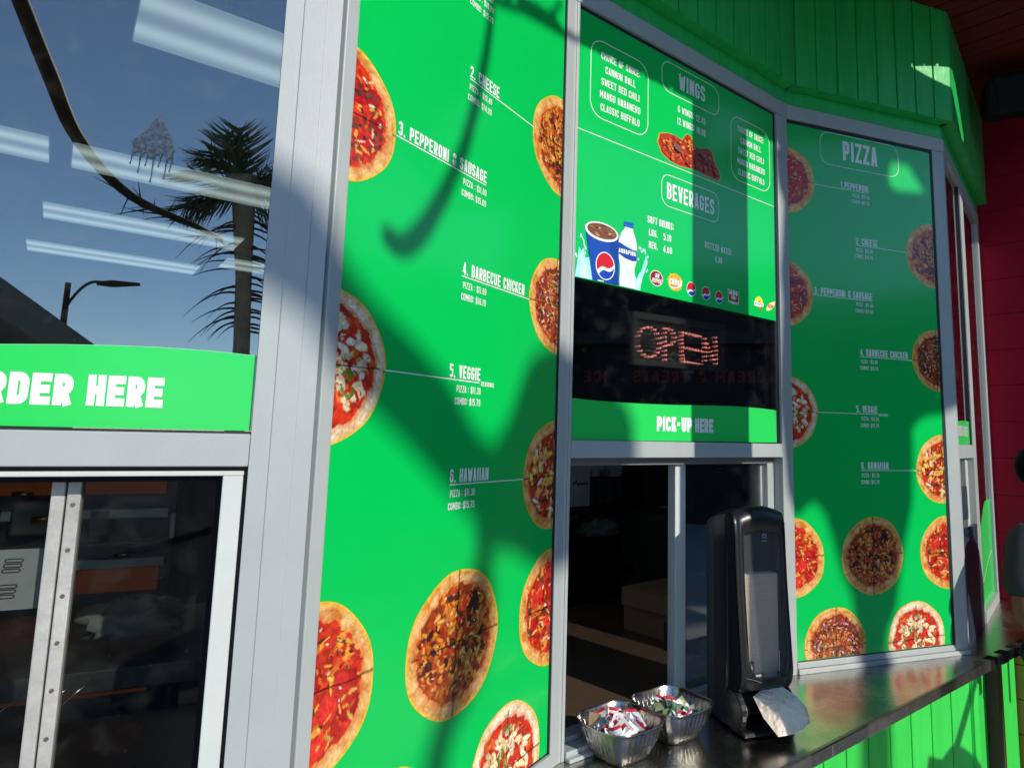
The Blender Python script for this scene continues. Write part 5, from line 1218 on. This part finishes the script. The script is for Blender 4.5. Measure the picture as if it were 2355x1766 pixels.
MB().tube([l1-upv*.75]+[l1.lerp(l2,t_/8)-upv*.75*(1-t_/8)**2.2+upv*.12*math.sin(math.pi*t_/8) for t_ in range(1,9)], .042, 8).build('arm', M_stalk, sl_, 0, True)
dl = (l2-l1).normalized(); MB().tube([l2-dl*.2, l2+dl*.2, l2+dl*.9], [.06,.11,.05], 8).build('lamp_head', M_stalk, sl_, 0, True)
# neighbouring buildings
nbM = Matrix.Translation((1.0,-12.5,0)) @ Matrix.Rotation(R(-20), 4, 'Z')
nb_ = thing('low_shop', 'low dark shop with a sloping roof reflected in the tinted window', 'building', nbM)
r0 = refl((-.768,.855,.941,.165,-.974,.157), 12); r1 = refl((-.650,.912,.877,.275,-.956,.105), 12)
inv = nbM.inverted(); a_ = inv @ r0; b_ = inv @ r1
MB().slab([(a_.x-6,GROUND),(b_.x,GROUND),(b_.x,b_.z-.5),(a_.x-6,b_.z-.3)], min(a_.y,b_.y)-4, min(a_.y,b_.y)).build('wall', mat('dark_stucco', (.11,.105,.09), .8), nb_)
sl2 = (a_.z-b_.z)/(b_.x-a_.x)
MB().slab([(a_.x-6,a_.z+6*sl2),(b_.x+.4,b_.z-.4*sl2),(b_.x+.4,b_.z-.4*sl2-.45),(a_.x-6,a_.z+6*sl2-.9)], min(a_.y,b_.y)-4, min(a_.y,b_.y)+.3).build('roof', mat('grey_roof', (.26,.25,.22), .8), nb_, .02)
icM = Matrix.Translation((12.5,1.4,0)) @ Matrix.Rotation(R(-90), 4, 'Z')
ic = thing('treat_shop', 'dark shop front with red lettering reflected in the pick-up glass', 'building', icM)
MB().box(-7,2.2,0,4,GROUND,4.5).box(2.2,4.0,0,4,GROUND,3.9).build('facade', mat('dark_facade', (.016,.016,.018), .7, 0, .4, 2), ic)
MB().box(-7,4.0,-.5,0,2.75,3.0).build('fascia', mat('dark_fascia', (.03,.028,.03), .6), ic)
for x0 in (-6.0,-3.2,.6,2.6): MB().box(x0,x0+1.3,-.03,0,GROUND,1.5).build('shop_window', M_blackm, ic)
m = MB(); text(m, 'CREAM & TREATS', -1.95, 1.98, .26, 2.75, .2, .55, .14, -.05); text(m, 'ICE CREAM', 1.35, 1.98, .26, 1.85, .2, .55, .14, -.05); m.build('lettering', mat('red_sign_letters', (.22,.025,.018), .5), ic)

for i, (az, w_, h_, lab, col) in enumerate(((106,7.5,3.9,'plain dark brown shop beside the treat shop, out of view',(.10,.09,.08)),(131,7.0,4.3,'tall dark grey shop towards the sun, out of view',(.09,.095,.10)))):
    d_ = 14.5; M = Matrix.Translation((d_*math.sin(R(az)), d_*math.cos(R(az))+1.2, 0)) @ Matrix.Rotation(R(-az), 4, 'Z')
    sb = thing('street_shop', lab, 'building', M)
    MB().box(-w_/2,w_/2,0,4,GROUND,h_).build('facade', mat('dim_facade_%d' % i, col, .9, 0, .3, 2, spec=.1), sb)
    MB().box(-w_/2-.1,w_/2+.1,-.25,4.1,h_,h_+.25).build('parapet', M_blackm, sb)
    for k in range(3): MB().box(-w_/2+.8+k*2.2,-w_/2+2.2+k*2.2,-.03,0,GROUND+.9,1.6).build('shop_window', M_blackm, sb)
